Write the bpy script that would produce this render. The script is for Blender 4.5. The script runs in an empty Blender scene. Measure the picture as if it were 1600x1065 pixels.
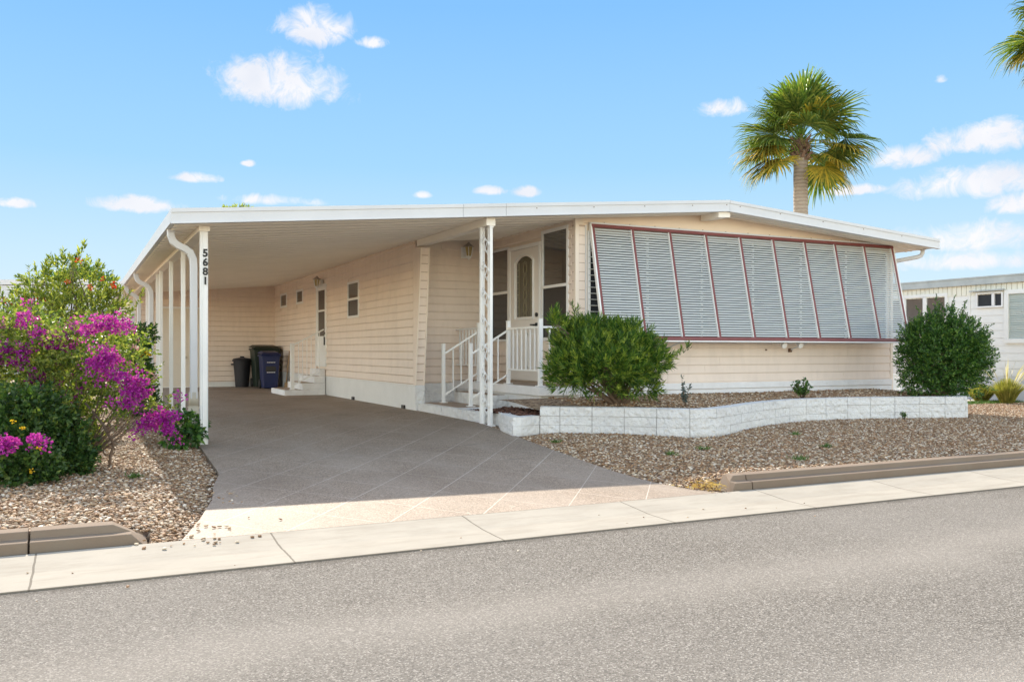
import bpy, bmesh, math, random
import numpy as np
from mathutils import Vector, Matrix

# ---------------------------------------------------------------- camera, sky, sun, exposure
scn = bpy.context.scene
cam_d = bpy.data.cameras.new('camera')
cam_d.sensor_width = 36.0
cam_d.lens = 31.25
cam_d.shift_y = 0.0094
cam_d.clip_end = 3000
cam = bpy.data.objects.new('camera', cam_d)
scn.collection.objects.link(cam)
cam.location = (0, 0, 1.30)
cam.rotation_euler = (math.radians(90), 0, math.radians(-26.25))
scn.camera = cam
scn.view_settings.view_transform = 'Standard'
scn.view_settings.look = 'None'
scn.view_settings.gamma = 1
scn.view_settings.exposure = 1.68
SKY_STRENGTH = 0.15
SUN_STRENGTH = 2.6
SUN_EL = math.radians(37.0)
SUN_AZ = math.radians(4.2)          # from +Y towards +X
sun_d = bpy.data.lights.new('sun', 'SUN')
sun_d.energy = SUN_STRENGTH
sun_d.angle = math.radians(0.5)
sun_d.color = (1.0, 0.90, 0.76)
sun = bpy.data.objects.new('sun', sun_d)
scn.collection.objects.link(sun)
_sd = Vector((math.sin(SUN_AZ) * math.cos(SUN_EL), math.cos(SUN_AZ) * math.cos(SUN_EL), math.sin(SUN_EL)))
sun.rotation_euler = _sd.to_track_quat('Z', 'Y').to_euler()
sun.location = (0, 0, 30)
scn.cycles.max_bounces = 16
scn.cycles.diffuse_bounces = 10
# plant lobes (x, y, z, rx, rz), flower spots and cloud directions
BOUG=[(-0.48,9.86,1.16,0.37,0.43),(-0.03,9.85,0.97,0.44,0.41),(0.44,10.02,0.95,0.33,0.33),(-0.24,9.56,0.55,0.46,0.33),(0.63,9.93,0.74,0.23,0.17),(0.22,10.33,1.32,0.54,0.27),(0.77,9.56,0.58,0.13,0.15),(-0.43,10.25,1.48,0.36,0.23),(-0.97,10.12,0.98,0.43,0.68),(0.44,10.02,0.62,0.23,0.14)]
BOUGF=[(-0.61,9.68,1.31),(-0.46,9.67,1.55),(-0.21,9.64,1.38),(-0.45,9.67,1.3),(-0.46,9.67,1.17),(0.12,9.59,1.49),(0.3,9.57,1.58),(0.4,9.55,1.52),(0.18,9.59,1.18),(0.3,9.57,1.24),(0.36,9.56,1.06),(0.5,9.53,0.88),(0.62,9.51,0.87),(0.46,9.54,0.77),(0.77,9.5,0.66),(0.85,9.48,0.61),(0.66,9.51,0.56),(0.85,9.48,0.5),(0.07,9.59,0.91),(-0.35,9.66,0.98),(-0.28,9.64,1.05),(-0.04,9.61,1.31),(-0.11,9.62,1.45),(-0.29,9.65,1.47),(-0.42,9.66,1.63),(-0.61,9.68,1.22),(0.22,9.58,1.52),(0.03,9.6,1.5),(-0.14,9.62,1.34),(0.24,9.58,1.15),(0.43,9.55,1.03),(0.57,9.52,0.97),(-0.61,9.68,0.41),(-0.52,9.67,0.42),(-0.34,9.65,0.45),(-0.73,9.7,1.23),(-0.84,9.71,0.99),(0.34,9.56,1.22),(0.54,9.53,0.91),(0.71,9.51,0.61)]
HIB=[(-0.27,13.51,2.01,0.35,0.35),(0.12,13.66,2.07,0.4,0.4),(-0.04,13.4,2.36,0.19,0.17),(0.36,13.76,1.91,0.25,0.25),(-0.43,13.59,2.14,0.17,0.26),(-0.71,13.17,1.78,0.33,0.25),(-0.04,13.4,1.71,0.69,0.39),(0.56,13.66,2.0,0.11,0.11)]
HIBF=[(-0.86,13.36,1.95),(-0.8,13.33,1.95),(-0.73,13.3,1.93),(-0.6,13.23,1.96),(-0.58,13.22,2.0),(-0.37,13.12,1.95),(-0.5,13.18,1.81),(0.06,12.9,2.47),(0.34,12.77,2.23),(0.46,12.71,2.16),(0.47,12.7,2.14),(-0.07,12.97,2.2),(0.26,12.8,1.7),(0.19,12.84,2.13),(-0.67,13.27,1.91),(-0.45,13.16,1.96)]
CROT=[(0.93,14.59,1.52,0.17,0.16),(0.87,14.62,1.08,0.17,0.34),(0.93,14.59,0.79,0.15,0.27),(0.68,14.38,1.32,0.21,0.24)]
CROTF=[(0.89,14.17,1.26),(0.99,14.12,1.26),(0.87,14.18,1.11),(0.75,14.24,1.37)]
LANT=[(-0.44,8.66,0.47,0.3,0.27),(-0.26,8.37,0.36,0.24,0.22),(-0.47,8.27,0.3,0.21,0.21),(-0.8,8.73,0.48,0.33,0.38)]
LANTF=[(-0.43,8.06,0.74),(-0.43,8.06,0.53),(-0.3,8.0,0.35),(-0.48,8.09,0.37),(-0.36,8.03,0.69),(-0.19,7.95,0.39),(-0.25,7.97,0.53)]
LAN2=[(0.06,10.56,0.35,0.19,0.16),(0.15,10.52,0.26,0.12,0.08)]
PODO=[(5.82,9.84,1.32,0.41,0.41),(6.04,9.51,1.12,0.65,0.42),(6.53,9.38,1.2,0.37,0.29),(5.6,9.72,1.04,0.31,0.31),(6.51,9.5,0.87,0.33,0.18),(6.05,9.84,1.53,0.33,0.18),(5.51,9.88,1.65,0.07,0.13),(6.33,9.59,1.48,0.37,0.18)]
SH2=[(12.29,9.55,1.17,0.6,0.55),(12.07,9.66,1.58,0.3,0.3),(12.61,9.39,1.17,0.38,0.38),(11.98,9.7,0.87,0.35,0.3),(12.52,9.44,0.77,0.38,0.22),(12.29,9.55,1.78,0.18,0.25),(11.8,9.79,1.17,0.2,0.3)]
CLOUDS=[(0.226,0.9154,0.3332,0.0365,0.0212),(0.1952,0.941,0.2763,0.0603,0.0281),(0.1168,0.9768,0.1793,0.0234,0.006),(0.0589,0.9872,0.148,0.0394,0.0092),(0.194,0.9678,0.1603,0.0515,0.0069),(0.1657,0.9663,0.1972,0.0068,0.0041),(-0.0529,0.9884,0.1426,0.0186,0.0056),(0.619,0.7427,0.2554,0.0271,0.0108),(0.7511,0.6311,0.1937,0.0291,0.0129),(0.7229,0.6709,0.1655,0.0299,0.006),(0.7932,0.5734,0.2052,0.0467,0.0174),(0.7947,0.5848,0.1624,0.0599,0.0177),(0.8181,0.5575,0.1412,0.0217,0.0124),(0.7972,0.5937,0.1099,0.0605,0.0178),(0.7955,0.5995,0.0881,0.0576,0.0115),(0.4513,0.8751,0.1747,0.0142,0.0064),(0.413,0.8935,0.1761,0.0156,0.0057),(0.345,0.9229,0.1711,0.0106,0.0049),(0.76,0.5938,0.2642,0.0063,0.005),(0.2807,0.9039,0.3227,0.0168,0.0067),(0.1602,0.9453,0.2841,0.0251,0.0146)]
def build_world():
    w = bpy.data.worlds.new('World'); scn.world = w; w.use_nodes = True
    nt = w.node_tree; N = nt.nodes; L = nt.links; N.clear()
    out = N.new('ShaderNodeOutputWorld'); bg = N.new('ShaderNodeBackground')
    bg.inputs['Strength'].default_value = SKY_STRENGTH
    sky = N.new('ShaderNodeTexSky'); sky.sky_type = 'NISHITA'; sky.sun_disc = False
    sky.sun_elevation = SUN_EL; sky.sun_rotation = SUN_AZ
    sky.altitude = 0; sky.air_density = 1.0; sky.dust_density = 0.4; sky.ozone_density = 2.0
    def math_(op, a, b=None, c=None, clamp=False):
        n = N.new('ShaderNodeMath'); n.operation = op; n.use_clamp = clamp
        for i, v in enumerate((a, b, c)):
            if v is None: continue
            if isinstance(v, (int, float)): n.inputs[i].default_value = v
            else: L.new(v, n.inputs[i])
        return n.outputs[0]
    tc = N.new('ShaderNodeTexCoord')
    nz = N.new('ShaderNodeTexNoise'); nz.inputs['Scale'].default_value = 42; nz.inputs['Detail'].default_value = 10; nz.inputs['Roughness'].default_value = 0.68; nz.inputs['Distortion'].default_value = 0.7
    L.new(tc.outputs['Generated'], nz.inputs['Vector'])
    nz2 = N.new('ShaderNodeTexNoise'); nz2.inputs['Scale'].default_value = 14; nz2.inputs['Detail'].default_value = 4
    L.new(tc.outputs['Generated'], nz2.inputs['Vector'])
    nf = math_('ADD', math_('MULTIPLY', math_('SUBTRACT', nz.outputs['Fac'], 0.5), 3.2), math_('MULTIPLY', math_('SUBTRACT', nz2.outputs['Fac'], 0.5), 1.6))
    total = None
    def dot(v):
        n = N.new('ShaderNodeVectorMath'); n.operation = 'DOT_PRODUCT'
        L.new(tc.outputs['Generated'], n.inputs[0]); n.inputs[1].default_value = v
        return n.outputs['Value']
    for (cx, cy, cz, rw, rh) in CLOUDS:
        c = Vector((cx, cy, cz)).normalized()
        r = c.cross(Vector((0, 0, 1))).normalized(); u = r.cross(c).normalized()
        a = math_('DIVIDE', dot(r), rw * 1.15); b = math_('DIVIDE', dot(u), rh * 1.15)
        # flatter underside: below the centre the lobe closes faster
        b2 = math_('MULTIPLY', math_('MINIMUM', b, 0.0), 1.5); b3 = math_('MAXIMUM', b, 0.0)
        d2 = math_('ADD', math_('MULTIPLY', a, a), math_('ADD', math_('MULTIPLY', b2, b2), math_('MULTIPLY', b3, b3)))
        f = math_('SUBTRACT', 1.15, d2)
        f = math_('MULTIPLY', f, math_('GREATER_THAN', dot(c), 0.5))
        f = math_('MAXIMUM', f, -3.0)
        total = f if total is None else math_('MAXIMUM', total, f)
    m = math_('ADD', math_('MULTIPLY', total, 1.15), math_('MULTIPLY', nf, 1.1))
    m = math_('MULTIPLY', math_('SUBTRACT', m, 0.05), 0.85, clamp=True)
    m = math_('MULTIPLY', math_('POWER', m, 1.25), 0.95)
    m = math_('MULTIPLY', m, math_('MULTIPLY', math_('ADD', total, 1.6), 0.9, clamp=True))
    # the low sky ahead of the camera (towards the sun) is a clear blue, paler at the horizon; the rest is the physical sky, warmed and brightened to fill the shade
    sp = N.new('ShaderNodeSeparateXYZ'); L.new(tc.outputs['Generated'], sp.inputs[0])
    rp = N.new('ShaderNodeValToRGB'); L.new(sp.outputs[2], rp.inputs[0]); e = rp.color_ramp.elements
    while len(e) < len(SKY_RAMP): e.new(0.5)
    for i, (p_, c_) in enumerate(SKY_RAMP): e[i].position = p_; e[i].color = (*c_, 1)
    hs = N.new('ShaderNodeMix'); hs.data_type = 'RGBA'; hs.blend_type = 'MULTIPLY'; hs.inputs[0].default_value = 1.0
    L.new(sky.outputs['Color'], hs.inputs[6]); hs.inputs[7].default_value = SKY_TINT
    fz = math_('DIVIDE', math_('SUBTRACT', sp.outputs[2], 0.42), 0.25, clamp=True)
    fy = math_('DIVIDE', math_('SUBTRACT', -0.05, sp.outputs[1]), 0.45, clamp=True)
    fx = math_('DIVIDE', math_('SUBTRACT', -0.30, sp.outputs[0]), 0.30, clamp=True)
    ff = math_('MAXIMUM', math_('MAXIMUM', fz, fy), fx)
    blend = N.new('ShaderNodeMix'); blend.data_type = 'RGBA'
    L.new(ff, blend.inputs[0]); L.new(rp.outputs[0], blend.inputs[6]); L.new(hs.outputs[2], blend.inputs[7])
    hs = blend
    mix = N.new('ShaderNodeMix'); mix.data_type = 'RGBA'
    L.new(m, mix.inputs[0]); L.new(hs.outputs[2], mix.inputs[6]); mix.inputs[7].default_value = CLOUD_COL
    cg = N.new('ShaderNodeMix'); cg.data_type = 'RGBA'; L.new(math_('MULTIPLY', math_('SUBTRACT', nz2.outputs['Fac'], 0.42), 3.0, clamp=True), cg.inputs[0]); cg.inputs[6].default_value = CLOUD_COL; cg.inputs[7].default_value = (1.72, 1.78, 1.96, 1); L.new(cg.outputs[2], mix.inputs[7])
    L.new(mix.outputs[2], bg.inputs['Color']); L.new(bg.outputs[0], out.inputs[0])
SKY_TINT = (1.78, 1.34, 0.98, 1)
SKY_RAMP = [(0.0, (1.68, 1.95, 2.12)), (0.10, (1.28, 1.76, 2.10)), (0.20, (0.82, 1.48, 2.10)), (0.36, (0.52, 1.18, 2.10)), (0.6, (0.40, 0.95, 1.9))]
CLOUD_COL = (2.10, 2.07, 2.12, 1)
build_world()

# ---------------------------------------------------------------- helpers
random.seed(7); rng = np.random.default_rng(7)
COL = scn.collection
R = math.radians

def tag(o, label=None, cat=None, group=None, kind=None):
    if label: o['label'] = label
    if cat: o['category'] = cat
    if group: o['group'] = group
    if kind: o['kind'] = kind
    return o

def thing(name, loc, label, cat, group=None):
    o = bpy.data.objects.new(name, None); COL.objects.link(o); o.location = loc
    o.empty_display_size = 0.2
    return tag(o, label, cat, group)

def root_loc(p):
    v = Vector((0, 0, 0))
    while p is not None:
        v = v + p.location; p = p.parent
    return v

class MB:
    """collects geometry in world coordinates and links it as ONE mesh object"""
    def __init__(self, tf=None): self.v = []; self.f = []; self.tf = tf
    def pts(self, P): return [self.tf(*p) for p in P] if self.tf else [tuple(p) for p in P]
    def poly(self, P, F):
        b = len(self.v); self.v += self.pts(P); self.f += [tuple(b + i for i in q) for q in F]
    def quad(self, *P): self.poly(P, [tuple(range(len(P)))])
    def box(self, a, b):
        x0, y0, z0 = a; x1, y1, z1 = b
        self.poly([(x0,y0,z0),(x1,y0,z0),(x1,y1,z0),(x0,y1,z0),(x0,y0,z1),(x1,y0,z1),(x1,y1,z1),(x0,y1,z1)],
                  [(0,3,2,1),(4,5,6,7),(0,1,5,4),(1,2,6,5),(2,3,7,6),(3,0,4,7)])
    def hexa(self, bot, top):
        self.poly(list(bot) + list(top), [(0,3,2,1),(4,5,6,7),(0,1,5,4),(1,2,6,5),(2,3,7,6),(3,0,4,7)])
    def prism(self, prof, d0, d1):
        """prof: list of 3D points, extruded by adding d0 / d1"""
        n = len(prof)
        P = [tuple(p[i] + d0[i] for i in range(3)) for p in prof] + [tuple(p[i] + d1[i] for i in range(3)) for p in prof]
        F = [tuple(range(n - 1, -1, -1)), tuple(range(n, 2 * n))] + [(i, (i + 1) % n, n + (i + 1) % n, n + i) for i in range(n)]
        self.poly(P, F)
    def bar(self, p, q, w, h=None, up=(0, 0, 1)):
        h = h or w
        p = Vector(p); q = Vector(q); d = (q - p).normalized(); up = Vector(up)
        if abs(d.dot(up)) > 0.98: up = Vector((0, 1, 0))
        s = d.cross(up).normalized() * (w / 2); u = s.normalized().cross(d).normalized() * (h / 2)
        P = [p - s - u, p + s - u, p + s + u, p - s + u]; Q = [q - s - u, q + s - u, q + s + u, q - s + u]
        self.hexa([tuple(x) for x in P], [tuple(x) for x in Q])
    def tube(self, path, r, n=10, cap=True, sx=1.0):
        path = [Vector(p) for p in path]; rs = r if isinstance(r, (list, tuple)) else [r] * len(path)
        P = []; prev = None
        for i, p in enumerate(path):
            d = (path[min(i + 1, len(path) - 1)] - path[max(i - 1, 0)]).normalized()
            if prev is None:
                a = Vector((0, 0, 1)) if abs(d.z) < 0.9 else Vector((0, 1, 0))
                s = d.cross(a).normalized()
            else:
                s = (prev - d * prev.dot(d)).normalized()
            prev = s; u = d.cross(s)
            for k in range(n):
                t = 2 * math.pi * k / n
                P.append(tuple(p + (s * math.cos(t) * sx + u * math.sin(t)) * rs[i]))
        F = [(i * n + k, i * n + (k + 1) % n, (i + 1) * n + (k + 1) % n, (i + 1) * n + k) for i in range(len(path) - 1) for k in range(n)]
        if cap: F += [tuple(range(n - 1, -1, -1)), tuple(range((len(path) - 1) * n, len(path) * n))]
        self.poly(P, F)
    def lathe(self, c, prof, n=16):
        """prof: (r, z) pairs, about the vertical through c"""
        P = []; cx, cy = c
        for r, z in prof:
            P += [(cx + r * math.cos(2 * math.pi * k / n), cy + r * math.sin(2 * math.pi * k / n), z) for k in range(n)]
        m = len(prof)
        F = [(i * n + k, i * n + (k + 1) % n, (i + 1) * n + (k + 1) % n, (i + 1) * n + k) for i in range(m - 1) for k in range(n)]
        F += [tuple(range(n - 1, -1, -1)), tuple(range((m - 1) * n, m * n))]
        self.poly(P, F)
    def build(self, name, mat, parent=None, smooth=False, bevel=0, norm=True, loc=None):
        me = bpy.data.meshes.new(name)
        V = np.array(self.v, dtype=float)
        if parent is not None: o0 = root_loc(parent)
        elif loc is not None: o0 = Vector(loc)
        else: o0 = Vector(((V[:, 0].min() + V[:, 0].max()) / 2, (V[:, 1].min() + V[:, 1].max()) / 2, V[:, 2].min()))
        V = V - np.array(o0)
        me.from_pydata(V.tolist(), [], self.f); me.update()
        if norm:
            bm = bmesh.new(); bm.from_mesh(me); bmesh.ops.recalc_face_normals(bm, faces=bm.faces); bm.to_mesh(me); bm.free()
        if smooth:
            me.polygons.foreach_set('use_smooth', [True] * len(me.polygons))
        me.materials.append(mat)
        o = bpy.data.objects.new(name, me); COL.objects.link(o)
        if parent is not None: o.parent = parent
        else: o.location = o0
        if bevel:
            b = o.modifiers.new('bevel', 'BEVEL'); b.width = bevel; b.segments = 2; b.limit_method = 'ANGLE'; b.angle_limit = R(40)
        return o

def soup(name, V, F, mat, parent=None, smooth=False, loc=None):
    """big numpy mesh: V (n,3) float, F (m,k) int with constant k"""
    me = bpy.data.meshes.new(name)
    if parent is not None: o0 = root_loc(parent)
    elif loc is not None: o0 = Vector(loc)
    else: o0 = Vector((float(V[:, 0].mean()), float(V[:, 1].mean()), float(V[:, 2].min())))
    V = (V - np.array(o0)).astype(np.float32); k = F.shape[1]
    me.vertices.add(len(V)); me.vertices.foreach_set('co', V.ravel())
    me.loops.add(F.size); me.loops.foreach_set('vertex_index', F.astype(np.int32).ravel())
    me.polygons.add(len(F)); me.polygons.foreach_set('loop_start', np.arange(0, F.size, k, dtype=np.int32))
    me.polygons.foreach_set('loop_total', np.full(len(F), k, dtype=np.int32))
    if smooth: me.polygons.foreach_set('use_smooth', np.ones(len(F), dtype=bool))
    me.update(calc_edges=True); me.materials.append(mat)
    o = bpy.data.objects.new(name, me); COL.objects.link(o)
    if parent is not None: o.parent = parent
    else: o.location = o0
    return o

def copy_tree(o, parent=None):
    c = o.copy(); COL.objects.link(c); c.parent = parent
    for ch in o.children: copy_tree(ch, c)
    return c

# ---------------------------------------------------------------- materials
class NT:
    def __init__(self, name):
        self.m = bpy.data.materials.new(name); self.m.use_nodes = True
        self.t = self.m.node_tree; self.N = self.t.nodes; self.L = self.t.links
        self.b = self.N['Principled BSDF']; self.out = self.N['Material Output']
        self.tc = self.N.new('ShaderNodeTexCoord')
    def obj(self): return self.tc.outputs['Object']
    def geo(self):
        if not hasattr(self, '_g'): self._g = self.N.new('ShaderNodeNewGeometry')
        return self._g
    def pos(self): return self.geo().outputs['Position']
    def set(self, s, v):
        i = self.b.inputs[s]
        if hasattr(v, 'links') or hasattr(v, 'is_output'): self.L.new(v, i)
        else: i.default_value = v
    def noise(self, scale, detail=4, rough=0.5, vec=None, dist=0.0, out='Fac'):
        n = self.N.new('ShaderNodeTexNoise'); n.inputs['Scale'].default_value = scale
        n.inputs['Detail'].default_value = detail; n.inputs['Roughness'].default_value = rough; n.inputs['Distortion'].default_value = dist
        self.L.new(vec if vec is not None else self.pos(), n.inputs['Vector']); return n.outputs[out]
    def voro(self, scale, vec=None, feature='F1', out='Color', rnd=1.0):
        n = self.N.new('ShaderNodeTexVoronoi'); n.inputs['Scale'].default_value = scale; n.feature = feature
        n.inputs['Randomness'].default_value = rnd
        self.L.new(vec if vec is not None else self.pos(), n.inputs['Vector']); return n.outputs[out]
    def math(self, op, a, b=None, c=None, clamp=False):
        n = self.N.new('ShaderNodeMath'); n.operation = op; n.use_clamp = clamp
        for i, v in enumerate((a, b, c)):
            if v is None: continue
            if isinstance(v, (int, float)): n.inputs[i].default_value = v
            else: self.L.new(v, n.inputs[i])
        return n.outputs[0]
    def ramp(self, fac, stops, interp='LINEAR'):
        n = self.N.new('ShaderNodeValToRGB'); n.color_ramp.interpolation = interp
        e = n.color_ramp.elements
        while len(e) < len(stops): e.new(0.5)
        for i, (p, c) in enumerate(stops):
            e[i].position = p; e[i].color = (c[0], c[1], c[2], 1) if isinstance(c, (tuple, list)) else (c, c, c, 1)
        self.L.new(fac, n.inputs[0]); return n.outputs[0]
    def mix(self, fac, a, b, mode='MIX'):
        n = self.N.new('ShaderNodeMix'); n.data_type = 'RGBA'; n.blend_type = mode
        for i, v in ((0, fac), (6, a), (7, b)):
            if isinstance(v, (int, float)): n.inputs[i].default_value = v if i == 0 else (v, v, v, 1)
            elif isinstance(v, (tuple, list)): n.inputs[i].default_value = (v[0], v[1], v[2], 1)
            else: self.L.new(v, n.inputs[i])
        return n.outputs[2]
    def sep(self, v):
        n = self.N.new('ShaderNodeSeparateXYZ'); self.L.new(v, n.inputs[0]); return n.outputs
    def scale(self, v, s):
        n = self.N.new('ShaderNodeMapping'); n.inputs['Scale'].default_value = s; self.L.new(v, n.inputs[0]); return n.outputs[0]
    def bump(self, h, strength=0.5, dist=0.01):
        n = self.N.new('ShaderNodeBump'); n.inputs['Strength'].default_value = strength; n.inputs['Distance'].default_value = dist
        self.L.new(h, n.inputs['Height']); self.L.new(n.outputs[0], self.b.inputs['Normal'])

def paint(name, col, rough=0.5, var=0.06, scale=3.0, spec=0.4, grime=0.0, bump=0.0):
    k = NT(name)
    n = k.noise(scale, 5, 0.6)
    lo = tuple(max(0, c * (1 - var)) for c in col); hi = tuple(min(1, c * (1 + var * 0.6)) for c in col)
    c = k.ramp(n, [(0.3, lo), (0.7, hi)])
    if grime:
        g = k.ramp(k.noise(14, 8, 0.7), [(0.55, 0.0), (0.8, 1.0)])
        c = k.mix(k.math('MULTIPLY', g, grime), c, (0.22, 0.19, 0.15))
    k.set('Base Color', c); k.set('Roughness', rough); k.set('Specular IOR Level', spec)
    if bump: k.bump(k.noise(90, 4), bump, 0.004)
    return k.m

def siding_mat(name, col):
    k = NT(name)
    c = k.ramp(k.noise(1.2, 5, 0.6), [(0.3, tuple(x * 0.93 for x in col)), (0.7, tuple(min(1, x * 1.03) for x in col))])
    st = k.noise(6, 6, 0.65, k.scale(k.pos(), (1.2, 1.2, 0.25)))
    c = k.mix(k.math('MULTIPLY', k.ramp(st, [(0.46, 0.0), (0.76, 1.0)]), 0.34), c, tuple(x * 0.72 for x in col))
    k.set('Base Color', c); k.set('Roughness', 0.55); k.set('Specular IOR Level', 0.3)
    k.bump(k.noise(60, 5, 0.6, k.scale(k.pos(), (0.3, 0.3, 2.5))), 0.15, 0.003)
    return k.m

def leaf_mat(name, stops, trans=0.35, rough=0.45, spec=0.4):
    k = NT(name)
    r = k.geo().outputs['Random Per Island']
    n = k.ramp(k.noise(11.0, 3, 0.6), [(0.3, 0.0), (0.7, 1.0)])
    f = k.math('ADD', k.math('MULTIPLY', r, 0.55), k.math('MULTIPLY', n, 0.45))
    c = k.ramp(f, stops)
    k.set('Base Color', c); k.set('Roughness', rough); k.set('Specular IOR Level', spec)
    t = k.N.new('ShaderNodeBsdfTranslucent')
    tc = k.mix(1.0, c, (1.0, 1.15, 0.55), 'MULTIPLY'); k.L.new(tc, t.inputs['Color'])
    ms = k.N.new('ShaderNodeMixShader'); ms.inputs[0].default_value = trans
    k.L.new(k.b.outputs[0], ms.inputs[1]); k.L.new(t.outputs[0], ms.inputs[2]); k.L.new(ms.outputs[0], k.out.inputs[0])
    return k.m

def asphalt_mat():
    k = NT('asphalt')
    v = k.voro(150); s = k.sep(v)
    g = k.ramp(s[0], [(0.0, (0.045, 0.041, 0.037)), (0.2, (0.128, 0.115, 0.097)), (0.75, (0.212, 0.192, 0.163)), (1.0, (0.44, 0.41, 0.365))])
    f = k.noise(420, 2); c = k.mix(k.math('MULTIPLY', f, 0.5), g, (0.148, 0.137, 0.124))
    big = k.noise(0.35, 5, 0.6); c = k.mix(k.ramp(big, [(0.38, 0.0), (0.7, 0.42)]), c, (0.245, 0.228, 0.205))
    # pale dusty wheel bands running along the street
    p = k.sep(k.pos())
    wob = k.math('ADD', p[1], k.math('MULTIPLY', k.noise(0.5, 3), 0.8))
    band = k.math('ADD', k.math('MULTIPLY', k.math('SINE', k.math('MULTIPLY', wob, 3.3)), 0.5), 0.5)
    band = k.math('MULTIPLY', k.math('POWER', band, 3.0), k.ramp(p[1], [(0.0, 1.0), (1.0, 1.0)]))
    near = k.math('MULTIPLY', k.math('SUBTRACT', 4.6, p[1]), 0.8, clamp=True)
    c = k.mix(k.math('MULTIPLY', k.math('MULTIPLY', band, near), 0.5), c, (0.34, 0.31, 0.27))
    # an oily drip line, fine cracks and dirt gathered along the gutter
    oil = k.ramp(k.noise(1.1, 7, 0.7, k.scale(k.pos(), (0.35, 1.3, 1))), [(0.60, 0.0), (0.72, 1.0)])
    c = k.mix(k.math('MULTIPLY', oil, 0.28), c, (0.085, 0.078, 0.07))
    ed_ = k.math('MULTIPLY', k.math('SUBTRACT', k.math('ADD', p[1], k.math('MULTIPLY', k.noise(5, 4), 0.14)), 5.20), 9.0, clamp=True)
    c = k.mix(k.math('MULTIPLY', ed_, 0.55), c, (0.065, 0.056, 0.045))
    k.set('Base Color', c); k.set('Roughness', 0.95); k.set('Specular IOR Level', 0.06)
    k.bump(k.math('ADD', k.voro(150, out='Distance'), k.math('MULTIPLY', k.noise(300, 2), 0.4)), 0.55, 0.006)
    return k.m

def concrete_mat(name, col, joints=True, stain=0.5):
    k = NT(name)
    c = k.ramp(k.noise(2.2, 6, 0.65), [(0.3, tuple(x * 0.90 for x in col)), (0.7, tuple(min(1, x * 1.04) for x in col))])
    c = k.mix(k.math('MULTIPLY', k.noise(160, 3), 0.22), c, tuple(x * 0.7 for x in col))
    st = k.noise(3.0, 8, 0.7, k.scale(k.pos(), (0.7, 3.2, 1)))
    c = k.mix(k.math('MULTIPLY', k.ramp(st, [(0.47, 0.0), (0.66, 1.0)]), stain), c, (0.24, 0.21, 0.165))
    if joints:
        p = k.sep(k.pos())
        w = k.math('ADD', k.math('ADD', p[0], 0.22 + 13.7), k.math('MULTIPLY', k.noise(3, 3), 0.03))
        m = k.math('MODULO', w, 1.37)
        j = k.math('LESS_THAN', k.math('ABSOLUTE', k.math('SUBTRACT', m, 0.03)), 0.006)
        c = k.mix(k.math('MULTIPLY', j, 0.75), c, (0.10, 0.085, 0.065))
        e = k.math('LESS_THAN', p[1], 5.262)
        c = k.mix(k.math('MULTIPLY', e, 0.6), c, (0.12, 0.10, 0.08))
    k.set('Base Color', c); k.set('Roughness', 0.9); k.set('Specular IOR Level', 0.15)
    k.bump(k.noise(120, 4), 0.25, 0.003)
    return k.m

def drive_mat():
    k = NT('driveway_coating')
    sp = k.sep(k.voro(115))[0]; sp2 = k.noise(60, 3, 0.7)
    c = k.ramp(sp, [(0.1, (0.14, 0.104, 0.075)), (0.45, (0.275, 0.21, 0.152)), (0.8, (0.35, 0.275, 0.205)), (0.97, (0.48, 0.40, 0.315))])
    c = k.mix(k.math('MULTIPLY', sp2, 0.4), c, (0.29, 0.225, 0.168))
    c = k.mix(k.math('MULTIPLY', k.ramp(k.noise(0.7, 5, 0.6), [(0.4, 0.0), (0.65, 1.0)]), 0.50), c, (0.16, 0.122, 0.088))
    p = k.sep(k.pos()); X, Y = p[0], p[1]
    def lines(sgn, off, slope):
        a = k.math('ADD', k.math('ADD', X, k.math('MULTIPLY', Y, -sgn * slope)), off + 72.0)
        m = k.math('MODULO', a, 0.72)
        return k.math('LESS_THAN', m, 0.011)
    l = k.math('MAXIMUM', lines(1, -(1.26 - 0.78 * 5.96), 0.78), k.math('MULTIPLY', lines(-1, -(1.13 + 0.69 * 8.15) + 0.001, 0.69), 0.75))
    c = k.mix(k.math('MULTIPLY', k.math('MULTIPLY', l, k.ramp(k.noise(2.2, 4), [(0.3, 0.6), (0.65, 1.0)])), 0.75), c, (0.56, 0.49, 0.42))
    wear = k.ramp(k.noise(0.9, 6, 0.65, k.scale(k.pos(), (1.6, 0.5, 1))), [(0.42, 0.0), (0.62, 1.0)])
    c = k.mix(k.math('MULTIPLY', wear, 0.42), c, (0.33, 0.275, 0.22))
    # one hairline crack across the slab and a few dark tyre scuffs
    cr = k.math('ABSOLUTE', k.math('SUBTRACT', k.math('SUBTRACT', Y, k.math('MULTIPLY', X, 0.12)), k.math('ADD', 8.73, k.math('MULTIPLY', k.noise(4, 5, 0.7), 0.16))))
    c = k.mix(k.math('MULTIPLY', k.math('LESS_THAN', cr, 0.006), 0.6), c, (0.08, 0.06, 0.05))
    sc_ = k.ramp(k.noise(3.2, 6, 0.75, k.scale(k.pos(), (0.6, 2.2, 1))), [(0.64, 0.0), (0.68, 1.0)])
    c = k.mix(k.math('MULTIPLY', sc_, 0.45), c, (0.10, 0.08, 0.065))
    k.set('Base Color', c); k.set('Roughness', 0.7); k.set('Specular IOR Level', 0.3)
    k.bump(sp, 0.35, 0.003)
    return k.m

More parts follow.
